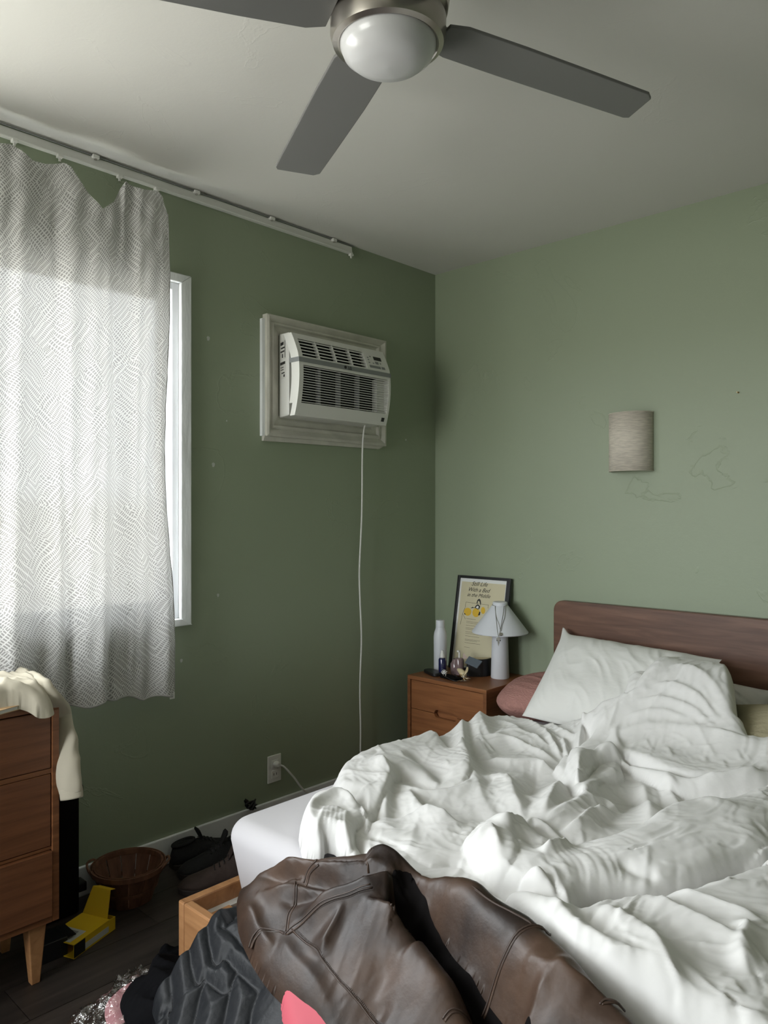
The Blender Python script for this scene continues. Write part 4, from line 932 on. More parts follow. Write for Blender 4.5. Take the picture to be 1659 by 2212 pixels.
R([(1300, 1700), (1420, 1730), (1659, 1730)], -0.0230, .05, .04)
R([(1400, 1830), (1450, 1800), (1520, 1790), (1600, 1800)], 0.0161, .02, .03)
R([(1330, 1905), (1380, 1925), (1430, 1930)], -0.0138, .02, .02)
R([(1010, 1860), (1060, 1850), (1080, 1900)], 0.0138, .01, .02)
# crease shadows under the roll
R([(1050, 1915), (1130, 1945), (1185, 1965), (1240, 1992)], -.045, .012, .014, 1.3)
R([(1235, 1992), (1262, 1960), (1330, 1950), (1420, 1950), (1500, 1932), (1600, 1903), (1700, 1878)], -.060, .009, .012, 1.2, .03, .08)
R([(1225, 1665), (1245, 1705), (1268, 1690), (1300, 1660)], -.014, .01, .01)
R([(1335, 1658), (1400, 1684), (1480, 1708), (1560, 1712), (1700, 1706)], -.050, .009, .009, 1.2, .03, .08)
# lower flap folds
R([(1285, 1990), (1330, 2030), (1400, 2080), (1440, 2140), (1470, 2212)], .028, .03, .05)
R([(1400, 1965), (1450, 2000), (1530, 2040), (1600, 2090), (1630, 2110)], .024, .02, .04)
R([(1440, 1960), (1520, 1985), (1600, 2010), (1659, 2040)], .020, .02, .03)
R([(1180, 1975), (1230, 2050), (1300, 2110), (1360, 2170), (1400, 2230)], .026, .03, .04)
R([(1560, 2050), (1610, 2050), (1600, 2100), (1620, 2160)], .026, .03, .02)
R([(1250, 2030), (1330, 2060)], -.012, .03, .03)
# upper fold details
R([(1240, 1630), (1290, 1600), (1340, 1560), (1400, 1500), (1460, 1450)], .016, .03, .04, hp=.05)
R([(1440, 1460), (1500, 1475), (1550, 1520), (1585, 1590)], .014, .02, .03, hp=.06)
R([(1380, 1520), (1440, 1505), (1500, 1530), (1560, 1590)], .012, .012, .02, hp=.06)
R([(1360, 1545), (1430, 1535), (1500, 1560), (1540, 1600)], .010, .010, .02, hp=.06)
R([(1330, 1580), (1420, 1560), (1500, 1580)], .008, .01, .02, hp=.06)
R([(1300, 1620), (1400, 1600), (1520, 1610), (1640, 1640)], .010, .02, .03, hp=.05)
R([(1340, 1590), (1330, 1620), (1345, 1650)], .012, .012, .02, hp=.05)
for k, a in enumerate(((1395, 1625), (1440, 1640), (1480, 1620), (1530, 1640), (1590, 1650), (1420, 1590), (1560, 1670))): R([a, (a[0] + 14, a[1] + 28)], .0035, .006, .010, hp=.05)
# tail corner pleats
for k in range(6): R([(702 + 9 * k, 1772 + 2 * abs(k - 2)), (690 + 11 * k, 1815), (672 + 15 * k, 1858)], .008, .007, .007, hp=.03, taper=.1)
R([(655, 1800), (690, 1765), (740, 1750), (785, 1775)], .020, .014, .02)
R([(765, 1812), (782, 1835), (778, 1865)], -.022, .010, .010)
cr_ = random.Random(5); cen = [(cr_.uniform(.8, 2.3), cr_.uniform(-1.9, -.35), cr_.uniform(0, PI)) for _ in range(34)]
class Crk:
    def __init__(s, segs): s.segs = segs
    def __call__(s, X, Y):
        P1 = np.zeros(X.shape)
        for q, h, w_ in s.segs:
            A = np.array(q); R_ = 3 * w_; m = (X > A[:, 0].min() - R_) & (X < A[:, 0].max() + R_) & (Y > A[:, 1].min() - R_) & (Y < A[:, 1].max() + R_)
            if not m.any(): continue
            d, sd, par = seg_dist(X[m], Y[m], q); v = np.exp(-(d / np.where(sd > 0, w_, w_ * .55)) ** 1.25) * np.sin(np.clip(par, 0, 1) * PI) ** .7
            P1[m] = np.where(np.abs(P1[m]) > np.abs(h * v), P1[m], h * v)
        return P1
def crinkle(cen, per, sp, L0, L1, h0, h1, w0, w1):
    segs = []
    for cx_, cy_, a_ in cen:
        for _ in range(per):
            x_, y_ = cx_ + cr_.gauss(0, sp), cy_ + cr_.gauss(0, sp); a2 = a_ + cr_.gauss(0, .45); L_ = cr_.uniform(L0, L1); k_ = cr_.gauss(0, .25)
            pts = [(x_ + math.cos(a2 + k_ * t) * L_ * t, y_ + math.sin(a2 + k_ * t) * L_ * t) for t in (-.5, -.25, 0, .25, .5)]
            segs.append((pts, cr_.uniform(h0, h1) * (1 if cr_.random() < .75 else -1), cr_.uniform(w0, w1)))
    return Crk(segs)
dv.fn(crinkle(cen, 11, .12, .05, .18, .0018, .005, .006, .013))
dv.fn(crinkle(cen, 12, .12, .02, .07, .0012, .003, .003, .006))
duvet = dv.build('duvet', M['duvet'], .0043, .035, .030)
tag(duvet, 'rumpled white duvet thrown across the bed', 'duvet')

# ------------------------------------------------------------------ leather jacket over the foot of the bed
def jacket_base(x, y):
    z = MT + .045 + .02 * ss(1.0, 1.4, x)
    z = z - .9 * np.maximum(0, -1.93 + .02 - y) * (1 + .0 * x) - .25 * np.maximum(0, -2.12 - y)
    z = z - .05 * ss(-1.80, -1.93, y) - 1.1 * np.maximum(0, .93 - x) - .16 * np.exp(-((x - .88) / .10) ** 2) * ss(-1.84, -1.98, y)
    return z
jk = empty('leather_jacket', (1.5, -2.0, .3), 'brown leather jacket thrown over the foot of the bed', 'jacket')
jo = [(511, 1948), (513, 1926), (523, 1912), (542, 1899), (563, 1877), (610, 1862), (655, 1848), (700, 1843), (755, 1840), (790, 1838), (815, 1838), (845, 1844), (880, 1860), (935, 1890), (965, 1887), (1000, 1888), (1040, 1910), (1080, 1940), (1151, 1979), (1187, 2015), (1238, 2062), (1286, 2126), (1330, 2178), (1385, 2225), (1400, 2300), (1100, 2420), (760, 2320), (673, 2207), (638, 2176), (587, 2133), (552, 2085), (534, 2050), (515, 2000)]
jc = Cloth(jacket_base, jo, .02, 3); R = jc.ridge
jc.fn(lambda x, y: .010 * vnoise(x * 4, y * 4, 40) + .003 * np.maximum(0, ridged(x, y, 41, 70, 7, 3, .8)) + ridged(x, y, 44, 40, 20, 8, .8) * .0009)
sleeve = [(812, 1818), (850, 1826), (900, 1850), (960, 1885), (1040, 1908), (1080, 1940), (1151, 1979), (1187, 2015), (1238, 2062), (1286, 2126), (1330, 2178), (1400, 2240), (1400, 2330), (1180, 2330), (1108, 2212), (1060, 2145), (1010, 2080), (965, 2005), (925, 1945), (890, 1902), (860, 1892), (800, 1892), (785, 1860)]
jc.layer(sleeve, .034, .08, .03)
R([(885, 1960), (930, 1995), (985, 2060), (1035, 2130), (1090, 2212), (1130, 2280)], -.10, .042, .042, 2.2, .0, .1)
R([(850, 1935), (885, 1915), (915, 1950), (950, 1990)], -.055, .030, .03, 1.6, .0, .2)
# body folds
R([(563, 1875), (640, 1885), (720, 1895), (800, 1898), (860, 1895)], 0.0405, .014, .018, 1.3, .02)
R([(545, 1895), (620, 1900), (690, 1912), (750, 1918), (840, 1905)], -0.0270, .012, .014, 1.3, .02)
R([(590, 1925), (660, 1905), (700, 1905), (780, 1912)], 0.0324, .012, .014, 1.3, .02)
R([(560, 1935), (640, 1925), (700, 1935), (760, 1925)], 0.0243, .010, .016, 1.3, .02)
R([(600, 1950), (660, 1940), (740, 1935)], -0.0216, .012, .012, 1.3, .02)
R([(640, 1990), (700, 1965), (750, 1948), (800, 1930), (870, 1902), (905, 1900)], 0.0416, .020, .030, 1.3, .02)
R([(835, 1938), (875, 1925), (905, 1955), (935, 2000)], -.065, .040, .045, 2.0, .03, .15)
R([(750, 1955), (790, 1970), (840, 1990), (890, 2005), (940, 2060), (1000, 2140), (1030, 2212)], 0.0442, .020, .05, 1.3, .02)
R([(750, 1960), (735, 1990), (705, 2040), (690, 2080)], 0.0234, .014, .03, 1.3, .02)
R([(520, 1960), (545, 1985), (560, 2020), (600, 2070)], 0.0156, .015, .03, 1.3, .02)
R([(600, 2010), (620, 2060), (680, 2130), (720, 2200)], 0.0130, .02, .04, 1.3, .02)
R([(800, 2060), (830, 2100), (810, 2160), (840, 2212)], -.014, .03, .04, 1.6, .02)
R([(930, 2060), (930, 2110), (960, 2150)], 0.0156, .02, .02, 1.3, .02)
R([(655, 1850), (720, 1865), (790, 1880)], -0.0182, .012, .02, 1.3, .02)
# sleeve folds
R([(850, 1850), (880, 1870), (940, 1890), (1000, 1925)], .014, .015, .02, 1.5, .06)
R([(900, 1900), (960, 1960), (1000, 2000), (1060, 2030)], .014, .015, .02, 1.5, .06)
R([(1060, 1960), (1040, 1990), (1080, 2010), (1120, 2000)], -.014, .015, .02, 1.5, .06)
R([(1120, 2080), (1160, 2130), (1150, 2180)], .012, .02, .02, 1.5, .05)
R([(1200, 2070), (1230, 2130), (1280, 2180)], .010, .02, .02, 1.5, .05)
LQ = smooth2([unp(a, jacket_base, -.01) for a in [(845, 1932), (866, 1914), (888, 1912), (905, 1930), (940, 1978), (985, 2045), (1040, 2120), (1120, 2230), (1150, 2300), (1070, 2300), (1020, 2200), (980, 2125), (930, 2055), (885, 1998), (860, 1968)]], 2, True)
body = jc.build('jacket_shell', M['leather'], .0042, .030, .022, jk, (LQ, False))
lo_ = jc.build('lining', M['lining'], .0042, .030, .022, jk, (LQ, True)); lo_['label'] = 'black lining in the gap beside the sleeve'
def strip_on(cl, name, pts, r, mt, par, hp=.03, lift=.0, flat=.5, n=6):
    q = smooth2([unp(a, cl.base, hp) for a in pts], 5)
    P3 = []
    for x, y in q:
        P3.append((x, y, cl.zat(x, y, .024 + lift)))
    return tube(name, P3, r, mt, par, n, 1, flat)
SEAM = [[(537, 2045), (548, 2022), (575, 2004), (600, 2003), (613, 2009)], [(613, 2009), (640, 1990), (700, 1965), (750, 1950), (800, 1930)], [(630, 2000), (680, 2050), (730, 2110), (790, 2165), (830, 2215)],
        [(617, 2004), (622, 1965), (634, 1935), (638, 1908)], [(792, 1892), (785, 1866), (795, 1856), (803, 1848)], [(655, 1903), (664, 1890), (684, 1882)],
        [(1040, 2100), (1062, 2075), (1100, 2050), (1150, 2018), (1185, 2006)], [(1020, 1935), (1060, 1962), (1110, 1992), (1150, 2012)], [(955, 2215), (975, 2190), (1010, 2166)], [(1295, 2210), (1310, 2195), (1345, 2185)], [(845, 1985), (850, 1960), (870, 1935)], [(880, 1985), (890, 1960), (900, 1945)]]
for s_ in SEAM:
    strip_on(jc, 'seam', s_, .0022, M['leather_dk'], jk, .03, .0005)
    s2 = [(a[0] + 5, a[1] + 3) for a in s_]; o = strip_on(jc, 'seam_welt', s2, .0035, M['leather'], jk, .03, -.0008)
# stitches on the long seam
st = []
for s_ in (SEAM[2], SEAM[1], SEAM[7]):
    q = smooth2([unp((a[0] + 9, a[1] + 4), jc.base, .03) for a in s_], 8)
    for i in range(0, len(q) - 1):
        (x0_, y0_), (x1_, y1_) = q[i], q[i + 1]
        for f in (.0, .33, .66):
            x, y = x0_ + (x1_ - x0_) * f, y0_ + (y1_ - y0_) * f; L_ = math.hypot(x1_ - x0_, y1_ - y0_) + 1e-9; dx, dy = -(y1_ - y0_) / L_ * .0016, (x1_ - x0_) / L_ * .0016
            st.append(((x - dx, y - dy, jc.zat(x - dx, y - dy, .0245)), (x + dx, y + dy, jc.zat(x + dx, y + dy, .0245))))
vs_, fs = [], []
for a, b in st:
    a, b = Vector(a), Vector(b); d = (b - a).normalized(); s_ = d.cross(Vector((0, 0, 1))).normalized() * .00035; k = len(vs_)
    vs_ += [a - s_, a + s_, b + s_, b - s_, a - s_ + Vector((0, 0, .001)), a + s_ + Vector((0, 0, .001)), b + s_ + Vector((0, 0, .001)), b - s_ + Vector((0, 0, .001))]
    fs += [tuple(k + i for i in f) for f in ((4, 5, 6, 7), (0, 1, 5, 4), (1, 2, 6, 5), (2, 3, 7, 6), (3, 0, 4, 7))]
o = mk('stitching', vs_, fs, M['leather_dk'], jk); o['kind'] = 'stuff'

# ------------------------------------------------------------------ heap on the floor at the foot
def puff_base(x, y):
    return np.maximum(.006, .300 - 1.25 * np.maximum(0, .97 - x) - .80 * np.maximum(0, -2.02 - y) - .3 * np.maximum(0, y + 2.0))
pj = empty('puffer_jacket', (.98, -2.15, .0), 'black quilted puffer jacket heaped on the floor at the foot of the bed', 'jacket')
pc = Cloth(puff_base, [(451, 1988), (478, 1983), (510, 1973), ('w', 1.12, -1.985), ('w', 1.30, -2.02), ('w', 1.45, -2.12), ('w', 1.36, -2.26), ('w', 1.20, -2.42), ('w', .95, -2.42), (335, 2225), (329, 2184), (333, 2138), (345, 2115), (362, 2090), (384, 2054), (405, 2025), (427, 2003)], .01, 3); R = pc.ridge
PS = [[(425, 2010), (452, 2046), (488, 2077), (515, 2104), (560, 2150)], [(380, 2058), (414, 2095), (442, 2120), (432, 2158), (419, 2225)], [(342, 2122), (371, 2153), (365, 2191), (362, 2225)], [(513, 2102), (498, 2145), (483, 2225)], [(478, 2005), (500, 2020), (525, 2045), (560, 2075)], [(442, 2120), (480, 2150), (500, 2145)], [(478, 2005), (488, 2008), (505, 1990)], [(560, 2150), (545, 2190), (540, 2225)]]
PQ = [smooth2([unp(a, pc.base, .02) for a in s_], 4) for s_ in PS]
def puffs(x, y):
    d = np.full(x.shape, 1e9); wr_ = np.zeros(x.shape)
    for q in PQ:
        a_, _, par = seg_dist(x, y, q); m = a_ < d; d = np.where(m, a_, d); wr_ = np.where(m, par * np.hypot(q[-1][0] - q[0][0], q[-1][1] - q[0][1]), wr_)
        near = np.exp(-(d / .035) ** 2) * np.clip(d / .006, 0, 1)
    return .017 * (1 - np.exp(-d / .016)) + .014 * (1 - np.exp(-(d / .05) ** 2)) + near * .0016 * vnoise(wr_ * 34, d * 14 + 3, 66) + .006 * vnoise(x * 7, y * 7, 60) + .0014 * ridged(x, y, 61, 30, 16, 8, .9)
pc.fn(puffs)
pc.build('quilted_shell', M['puffer'], .0035, .03, .018, pj)
for s_ in PS:
    q = smooth2([unp(a, pc.base, .02) for a in s_], 5); tube('quilt_seam', [(x, y, pc.zat(x, y, .0195)) for x, y in q], .0018, M['thread'], pj, 6, 1)
def heap_base(x, y): return np.maximum(.004, .165 - .75 * np.maximum(0, .80 - x) - .35 * np.abs(y + 2.10))
bc = Cloth(heap_base, [(388, 2044), (363, 2049), (338, 2067), (323, 2087), (306, 2108), (288, 2120), (272, 2140), (259, 2161), (266, 2190), (285, 2225), (345, 2230), ('w', .98, -2.28), ('w', 1.0, -2.1), (410, 2040)], .01, 3)
bc.fn(lambda x, y: .014 * np.maximum(0, ridged(x, y, 71, 55, 14, 6, .9)) + .008 * vnoise(x * 12, y * 12, 70) + ridged(x, y, 73, 40, 34, 14, .8) * .003)
o = bc.build('black_garment', M['blackcloth'], .005, .025, .022); tag(o, 'crumpled matte black garment left of the puffer jacket', 'clothing')
zp = o
q = [pl(304, 2133, 'z', .12), pl(307, 2148, 'z', .11)]
tube('white_tag', [tuple(Vector(p) + Vector((.02, -.02, .04))) for p in q], .002, M['mat_white'], o, 6, 2)
def pk_base(x, y): return np.maximum(.004, .10 - .8 * np.maximum(0, .72 - x) - .5 * np.maximum(0, -2.20 - y))
pkc = Cloth(pk_base, [(300, 2120), (280, 2127), (262, 2138), (242, 2155), (229, 2173), (226, 2200), (225, 2240), ('w', .80, -2.32), ('w', .86, -2.2), ('w', .84, -2.1)], .0, 3)
pkc.fn(lambda x, y: .006 * vnoise(x * 8, y * 8, 80))
o = pkc.build('pink_cushion', M['pink'], .006, .03, .012); tag(o, 'pale pink cushion inside clear plastic at the bottom left of the heap', 'cushion')
bgc = Cloth(lambda x, y: pk_base(x, y) + .004, [(310, 2104), (285, 2112), (262, 2126), (236, 2150), (211, 2174), (185, 2190), (150, 2208), (130, 2240), ('w', .62, -2.36), ('w', .86, -2.30), ('w', .90, -2.16), ('w', .86, -2.06)], .0, 3)
bgc.fn(lambda x, y: .012 * ridged(x, y, 91, 20, 22, 14, .9) + .006 * ridged(x, y, 92, 70, 40, 30, .9) + .006)
o = bgc.build('plastic_bag', M['bag'], .006, .02, .014); tag(o, 'clear crinkled plastic bag around the pale pink cushion', 'bag')
cc = Cloth(lambda x, y: puff_base(x, y) + .03, [(600, 2125), (640, 2150), (720, 2200), (760, 2260), (640, 2290), (610, 2225), (603, 2180)], .02, 3)
cc.fn(lambda x, y: .006 * vnoise(x * 10, y * 10, 95))
o = cc.build('coral_garment', M['coral'], .006, .02, .05); tag(o, 'bright coral pink cloth showing between puffer and leather jacket', 'clothing')

# ------------------------------------------------------------------ dresser
DX0, DX1, DY1, DY0 = .125, .42, -2.155, -3.35; DZ0, DZ1 = .172, .785
dr = empty('dresser', ((DX0 + DX1) / 2, -2.7, 0), 'honey brown three-drawer-high dresser under the curtain at the left edge', 'dresser')
box('top', (DX0, DY0, DZ1 - .020), (DX1, DY1, DZ1), M['oak'], dr, .002)
for a in (DY0, DY1 - .020): box('side_panel', (DX0, a, DZ0), (DX1, a + .020, DZ1 - .020), M['oak'], dr, .002)
box('bottom', (DX0, DY0, DZ0), (DX1, DY1 + .0, DZ0 + .018), M['oak'], dr, .001) if False else box('bottom', (DX0, DY0 + .02, DZ0), (DX1, DY1 - .02, DZ0 + .018), M['oak'], dr, .001)
box('back_panel', (DX0, DY0 + .02, DZ0 + .018), (DX0 + .006, DY1 - .02, DZ1 - .02), M['oak'], dr)
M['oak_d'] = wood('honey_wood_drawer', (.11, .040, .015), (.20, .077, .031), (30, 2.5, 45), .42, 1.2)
dz = [(DZ0 + .020, .372), (.384, .585), (.602, DZ1 - .024)]
for k, (a, b) in enumerate(dz):
    for y0_, y1_ in ((DY1 - .022 - .55, DY1 - .0225), (DY0 + .0225, DY0 + .0225 + .56)):
        d_ = box('drawer_front', (DX1 - .022 + (.012 if k == 0 else 0), y0_, a), (DX1 - .004 + (.012 if k == 0 else 0), y1_, b), M['oak_d'], dr, .0015)
        box('drawer_box', (DX0 + .02, y0_ + .01, a + .01), (DX1 - .024, y1_ - .01, b - .02), M['oak'], d_)
box('divider', (DX0 + .01, DY1 - .022 - .585, DZ0 + .018), (DX1 - .006, DY1 - .022 - .553, DZ1 - .02), M['oak'], dr)
for z0_, z1_ in ((.374, .382), (.587, .600)): box('drawer_rail', (DX1 - .05, DY1 - .575, z0_), (DX1 - .006, DY1 - .0205, z1_), M['oak'], dr)
for y in (DY1 - .075, DY0 + .03):
    for x in (DX0 + .01, DX1 - .065):
        s = -1 if x > .2 else 1
        hull8('leg', [(x + .012, y + .010, 0), (x + .036, y + .010, 0), (x + .036, y + .034, 0), (x + .012, y + .034, 0), (x, y - .004, DZ0), (x + .05, y - .004, DZ0), (x + .05, y + .046, DZ0), (x, y + .046, DZ0)], M['light_oak'], dr, .003)
# books on the dresser
def book(lab, px, py, a, w_, l_, z0, h, m):
    c_ = pl(px, py, 'z', z0 + h); e = empty('book', (c_.x, c_.y, z0), lab, 'book')
    ca, sa = math.cos(a), math.sin(a)
    def B(u, v, z): return (c_.x + u * ca - v * sa, c_.y + u * sa + v * ca, z)
    def bb_(name, u0, u1, v0, v1, za, zb, mm): return hull8(name, [B(u0, v0, za), B(u1, v0, za), B(u1, v1, za), B(u0, v1, za), B(u0, v0, zb), B(u1, v0, zb), B(u1, v1, zb), B(u0, v1, zb)], mm, e)
    bb_('cover', -w_, w_, -l_, l_, z0 + h - .0015, z0 + h, m); bb_('cover', -w_, w_, -l_, l_, z0, z0 + .0015, m); bb_('pages', -w_ + .002, w_ - .002, -l_ + .002, l_ - .002, z0 + .0015, z0 + h - .0015, M['mat_white'])
M['kraft'] = mat('kraft_cover', (.55, .36, .19), .5)
book('tan paperback book poking out under the cream jacket on the dresser', 20, 1515, .35, .06, .10, DZ1, .012, M['kraft'])
# cream jacket on the dresser: a heap and a hanging sleeve
gj = empty('cream_jacket', (.35, -2.3, DZ1), 'cream cotton jacket on the dresser with one sleeve hanging over its end', 'jacket')
def gb(x, y): return DZ1 + .012 + .0 * x - 3.0 * np.maximum(0, y - (DY1 + .01)) - .8 * np.maximum(0, x - DX1)
gc = Cloth(gb, [('w', .14, -2.75), ('w', .14, -2.35), ('w', .16, -2.24), (80, 1468), (112, 1500), (115, 1525), (85, 1530), (60, 1518), (20, 1508), (-30, 1515), ('w', .40, -2.60), ('w', .40, -2.75)], .03, 3); R = gc.ridge
gc.fn(lambda x, y: .030 * ss(-2.14, -2.3, y) + .006 * vnoise(x * 9, y * 9, 101) + .008 * np.maximum(0, ridged(x, y, 102, 15, 9, 16, .6)) + ridged(x, y, 103, 70, 22, 16, .8) * .003)
for k in range(4): R([(-20, 1450 + 14 * k), (40, 1455 + 13 * k), (90, 1480 + 10 * k)], .014, .008, .012, 1.5, .05)
gc.build('jacket_body', M['shirt'], .005, .03, .022, gj)
yS = -2.135
cpts = [(40, 1462), (88, 1495), (118, 1542), (133, 1605), (146, 1655), (152, 1690), (154, 1712)]
pp = [pl(*c_, 'y', yS + .0) for c_ in cpts]; pp[0] = pl(40, 1462, 'z', .82); pp[1] = pl(92, 1498, 'z', .812)
rr = [.030, .042, .048, .043, .036, .034, .031]
slv = tube('sleeve', pp, rr, M['shirt'], gj, 40, 14, .55, (.7, -.7, .2))
# gentle wrinkles on the sleeve
me = slv.data; co = np.zeros(len(me.vertices) * 3); me.vertices.foreach_get('co', co); co = co.reshape(-1, 3)
cen = co.reshape(-1, 40, 3).mean(1).repeat(40, 0); dirv = co - cen; L_ = np.linalg.norm(dirv, axis=1, keepdims=True)
wv = ridged(co[:, 0] * 1.5 + co[:, 1], co[:, 2], 120, 25, 9, 14, .8)[:, None] * .12 + vnoise(co[:, 1] * 20, co[:, 2] * 14, 121)[:, None] * .10
co = cen + dirv * (1 + wv); me.vertices.foreach_set('co', co.ravel())
d_ = (pp[-1] - pp[-2]).normalized()
cf = tube('cuff', [pp[-1] - d_ * .014, pp[-1] + d_ * .002, pp[-1] + d_ * .016], [.0315, .032, .0315], M['shirt'], gj, 28, 3, .6, (.7, -.7, .2))

# ------------------------------------------------------------------ black upright case beside the dresser
bc_ = empty('black_case', (.07, -1.99, 0), 'tall narrow black case standing between the dresser and the wall', 'case')
box('case_body', (.035, -2.135, 0), (.115, -1.955, .42), M['lining'], bc_, .012)
box('buckle', (.05, -1.955, .375), (.085, -1.930, .408), M['black'], bc_, .004)
box('foot_clip', (.05, -1.955, .06), (.10, -1.925, .09), M['black'], bc_, .004)
box('strap', (.045, -1.9545, .03), (.075, -1.951, .40), M['blackcloth'], bc_)
# ------------------------------------------------------------------ yellow card box
yb = empty('yellow_box', (.24, -1.98, 0), 'open yellow cardboard box on the floor by the dresser leg', 'box')
a = math.radians(22); O = Vector((.262, -1.995, 0)); ea = Vector((math.cos(a), math.sin(a), 0)) ; eb = Vector((-math.sin(a), math.cos(a), 0))
def yq(name, u0, u1, v0, v1, z0_, z1_, m, bev=0): 
    P_ = [O + ea * u + eb * v + Vector((0, 0, z)) for z in (z0_, z1_) for u, v in ((u0, v0), (u1, v0), (u1, v1), (u0, v1))]
    return hull8(name, P_, m, yb, bev)
M['print_white'] = mat('print_white', (.55, .56, .52), .5)
t_ = .002
yq('bottom', -.06, .05, -.115, .06, .0, t_, M['ybox']); yq('side', -.06, -.058, -.115, .06, t_, .040, M['ybox']); yq('side', .048, .05, -.115, .06, t_, .040, M['ybox'])
lid = yq('top_panel', -.06, .05, -.115, .035, .040, .042, M['ybox'])
yq('end_flap', -.058, .048, .060, .062, .005, .038, M['ybox'])
o = hull8('lid_flap', [O + ea * u + eb * v + Vector((0, 0, z)) for u, v, z in ((-.058, .035, .042), (-.040, .060, .118), (-.040, .062, .118), (-.058, .037, .042), (.040, .035, .042), (.030, .060, .118), (.030, .062, .118), (.040, .037, .042))], M['ybox'], yb)
o = hull8('tuck_flap', [O + ea * u + eb * v + Vector((0, 0, z)) for u, v, z in ((-.040, .060, .118), (-.036, .088, .108), (-.036, .088, .110), (-.040, .062, .120), (.030, .060, .118), (.026, .088, .108), (.026, .088, .110), (.030, .062, .120))], M['ybox'], yb, .003)
yq('printed_panel', -.04, .03, -.110, -.045, .042, .0428, M['print_white']); yq('printed_shape', -.025, .012, -.085, -.055, .0428, .0434, M['grey_pl'])
yq('printed_band', .050, .0506, -.10, .03, .006, .024, M['print_white']); yq('printed_patch', .050, .0507, -.115, -.07, .002, .040, M['black'])
o = empty('black_box', (.27, -2.12, 0), 'small black carton tucked under the dresser edge beside the yellow box', 'box')
box('carton', (.235, -2.16, 0), (.315, -2.085, .055), M['black'], o, .002); box('carton_flap', (.235, -2.084, .05), (.315, -2.06, .053), M['black'], o)

# ------------------------------------------------------------------ wooden basket
bk = empty('wooden_basket', (.155, -1.80, 0), 'small round wooden stave basket on the floor by the baseboard', 'basket')
bkx, bky = .146, -1.802; rt_, rb_, bh = .116, .074, .122; N_ = 13
def bpnt(a_, z, off=0): r = rb_ + (rt_ - rb_) * z / bh + off; return (bkx + r * math.cos(a_) , bky + r * math.sin(a_), z)
for k in range(N_):
    a0, a1 = 2 * PI * (k + .03) / N_, 2 * PI * (k + .97) / N_; t_ = .003 + .0015 * (k % 2); n_ = 4
    vs_, fs = [], []
    for z in (.002, bh * .5, bh):
        for off in (0, -t_):
            for i in range(n_): vs_.append(bpnt(a0 + (a1 - a0) * i / (n_ - 1), z, off + .0030 * (k % 2)))
    for l in range(2):
        for i in range(n_ - 1):
            b0 = l * 2 * n_ + i; b1 = b0 + 2 * n_; fs.append((b0, b0 + 1, b1 + 1, b1)); fs.append((b0 + n_ + 1, b0 + n_, b1 + n_, b1 + n_ + 1))
        for i in (0, n_ - 1): b0 = l * 2 * n_ + i; fs.append((b0, b0 + n_, b0 + 3 * n_, b0 + 2 * n_))
    for l in (0, 2): fs += [(l * 2 * n_ + i, l * 2 * n_ + i + 1, l * 2 * n_ + n_ + i + 1, l * 2 * n_ + n_ + i) for i in range(n_ - 1)]
    mk('stave', vs_, fs, M['basket'], bk)
lathe('base_disc', (bkx, bky, 0), [(0, 0), (rb_ - .005, 0), (rb_ - .003, .006), (0, .006)], M['basket'], bk, 36)
for z, off, hh in ((bh - .006, .006, .008),):
    for o2 in (.005, -.006):
        lathe('hoop', (bkx, bky, 0), [(rt_ + o2 - .003, z - hh), (rt_ + o2 + .001, z - hh), (rt_ + o2 + .002, z + hh), (rt_ + o2 - .001, z + hh), (rt_ + o2 - .003, z - hh)], M['basket'], bk, 48, closed=True)
lathe('hoop', (bkx, bky, 0), [(.0925, .044), (.095, .044), (.099, .056), (.0965, .056), (.0925, .044)], M['basket'], bk, 48, closed=True)
for a_ in (math.radians(50), math.radians(230)):
    tube('handle', [bpnt(a_ - .34, bh - .02, .006), bpnt(a_ - .30, bh + .002, .012), bpnt(a_, bh + .008, .016), bpnt(a_ + .30, bh + .002, .012), bpnt(a_ + .34, bh - .02, .006)], .004, M['basket'], bk, 8, 6)

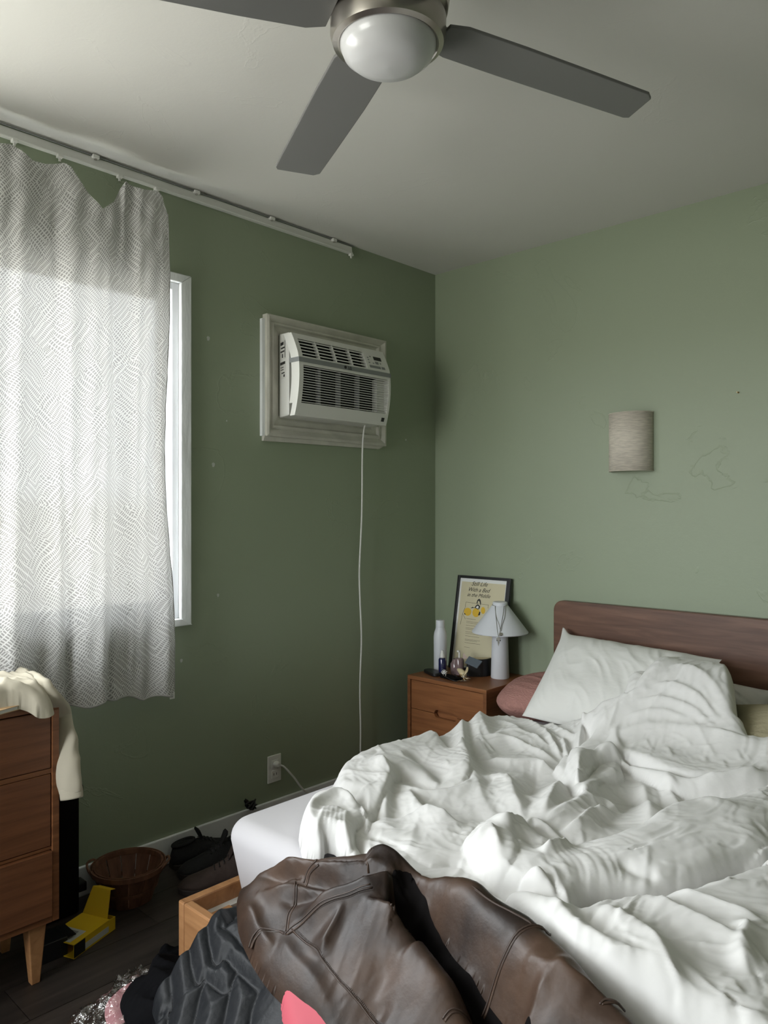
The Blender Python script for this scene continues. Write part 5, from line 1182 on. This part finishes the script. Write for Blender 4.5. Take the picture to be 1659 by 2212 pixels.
# ------------------------------------------------------------------ shoes
def shoe(lab, toe, heel, mtl, L_=.28, Wd=.10, hh=.095, boot=0., z0=0., side=1):
    toe, heel = Vector((*toe, 0)), Vector((*heel, 0)); ax = (toe - heel).normalized(); sd = Vector((-ax.y, ax.x, 0)); mid = (toe + heel) / 2
    e = empty('shoe', (mid.x, mid.y, z0), lab, 'shoe', None)
    S = np.linspace(0, 1, 26); n_ = 24
    halfw = np.interp(S, [0, .04, .12, .3, .5, .7, .85, .95, 1], [.014, .028, .034, .034, .038, .047, .044, .030, .010]) * Wd / .1
    top = np.interp(S, [0, .03, .12, .28, .45, .6, .75, .9, 1], [.06 + boot, .085 + boot, .09 + boot, .085 + boot * .8, .085, .066, .052, .042, .022]) * hh / .09
    vs_, fs = [], []
    for i, s in enumerate(S):
        p = heel + ax * (s * (toe - heel).length)
        for j in range(n_):
            a_ = 2 * PI * j / n_; cy = math.sin(a_); cx_ = math.cos(a_)
            zz_ = .018 + (top[i] - .018) * (max(0, cy) ** .8) if cy > 0 else .018
            w_ = halfw[i] * cx_ * (1 - .35 * max(0, cy) * (1 if s < .5 else .6))
            vs_.append(p + sd * w_ + Vector((0, 0, z0 + zz_)))
    for i in range(len(S) - 1):
        for j in range(n_):
            j2 = (j + 1) % n_; fs.append((i * n_ + j, i * n_ + j2, (i + 1) * n_ + j2, (i + 1) * n_ + j))
    fs.append(tuple(range(n_))[::-1]); fs.append(tuple((len(S) - 1) * n_ + j for j in range(n_)))
    mk('upper', vs_, fs, mtl, e, True)
    so = []
    for s, w_ in zip(S, halfw): so.append((s, w_ + .005))
    poly = [(s, w_) for s, w_ in so] + [(s, -w_) for s, w_ in so[::-1]]; Ln = (toe - heel).length
    prism('sole', poly, lambda u, v: heel + ax * (u * Ln) + sd * v + Vector((0, 0, z0)), lambda u, v: heel + ax * (u * Ln) + sd * v + Vector((0, 0, z0 + .019)), M['sole'], e, .003)
    # collar opening: dark oval rim and tongue
    cpt = [heel + ax * (Ln * (.17 + .15 * math.cos(t))) + sd * (.022 * math.sin(t)) + Vector((0, 0, z0 + (.086 + boot) * hh / .09 + .004 * math.cos(t))) for t in np.linspace(0, 2 * PI, 13)]
    tube('collar', cpt, .0055, mtl, e, 8, 4)
    prism('opening', [(.15 * math.cos(t), .020 * math.sin(t)) for t in np.linspace(0, 2 * PI, 17)[:-1]], lambda u, v: heel + ax * (Ln * .17 + u * Ln) + sd * v + Vector((0, 0, z0 + (.083 + boot) * hh / .09)), lambda u, v: heel + ax * (Ln * .17 + u * Ln) + sd * v + Vector((0, 0, z0 + (.0875 + boot) * hh / .09)), M['dark'], e)
    prism('tongue', [(-.015, 0), (.015, 0), (.020, .05), (.012, .062), (-.012, .062), (-.020, .05)], lambda u, v: heel + ax * (Ln * (.42 - v * 1.2)) + sd * u + Vector((0, 0, z0 + .080 * hh / .09 + v * .7)), lambda u, v: heel + ax * (Ln * (.42 - v * 1.2)) + ax * .005 + sd * u + Vector((0, 0, z0 + .084 * hh / .09 + v * .7)), mtl, e, .002)
    for k in range(4):
        s = .42 + .055 * k; zt = float(np.interp(s, S, top)) + .002
        tube('lace', [heel + ax * (Ln * s) + sd * q_ + Vector((0, 0, z0 + zt - abs(q_) * .35)) for q_ in (-.022, -.01, 0, .01, .022)], .0018, M['black'], e, 6, 3)
    return e
shoe('black low shoe against the baseboard, furthest left of the shoes', (.075, -1.30), (.055, -1.585), M['shoe_b'], hh=.088)
shoe('dark grey shoe in front of the black one, toe towards the basket', (.135, -1.605), (.21, -1.335), M['shoe_b'], hh=.10)
shoe('dark brown suede ankle boot nearest the bed frame, toe out', (.225, -1.660), (.365, -1.40), M['shoe'], hh=.10, boot=.055)
shoe('black ankle boot beside the brown boot, half hidden by the bed', (.30, -1.28), (.16, -1.23), M['shoe_b'], hh=.10, boot=.03)

for o in list(C.objects):
    if o.parent is None:
        n_ = o.name.split('.')[0]
        g_ = {'bed_pillow': 'pillows at the head of the bed', 'shoe': 'shoes along the baseboard', 'necklace': 'necklaces hung on the lamp', 'silver_earring': 'earrings on the black wallet'}.get(n_)
        if g_: o['group'] = g_
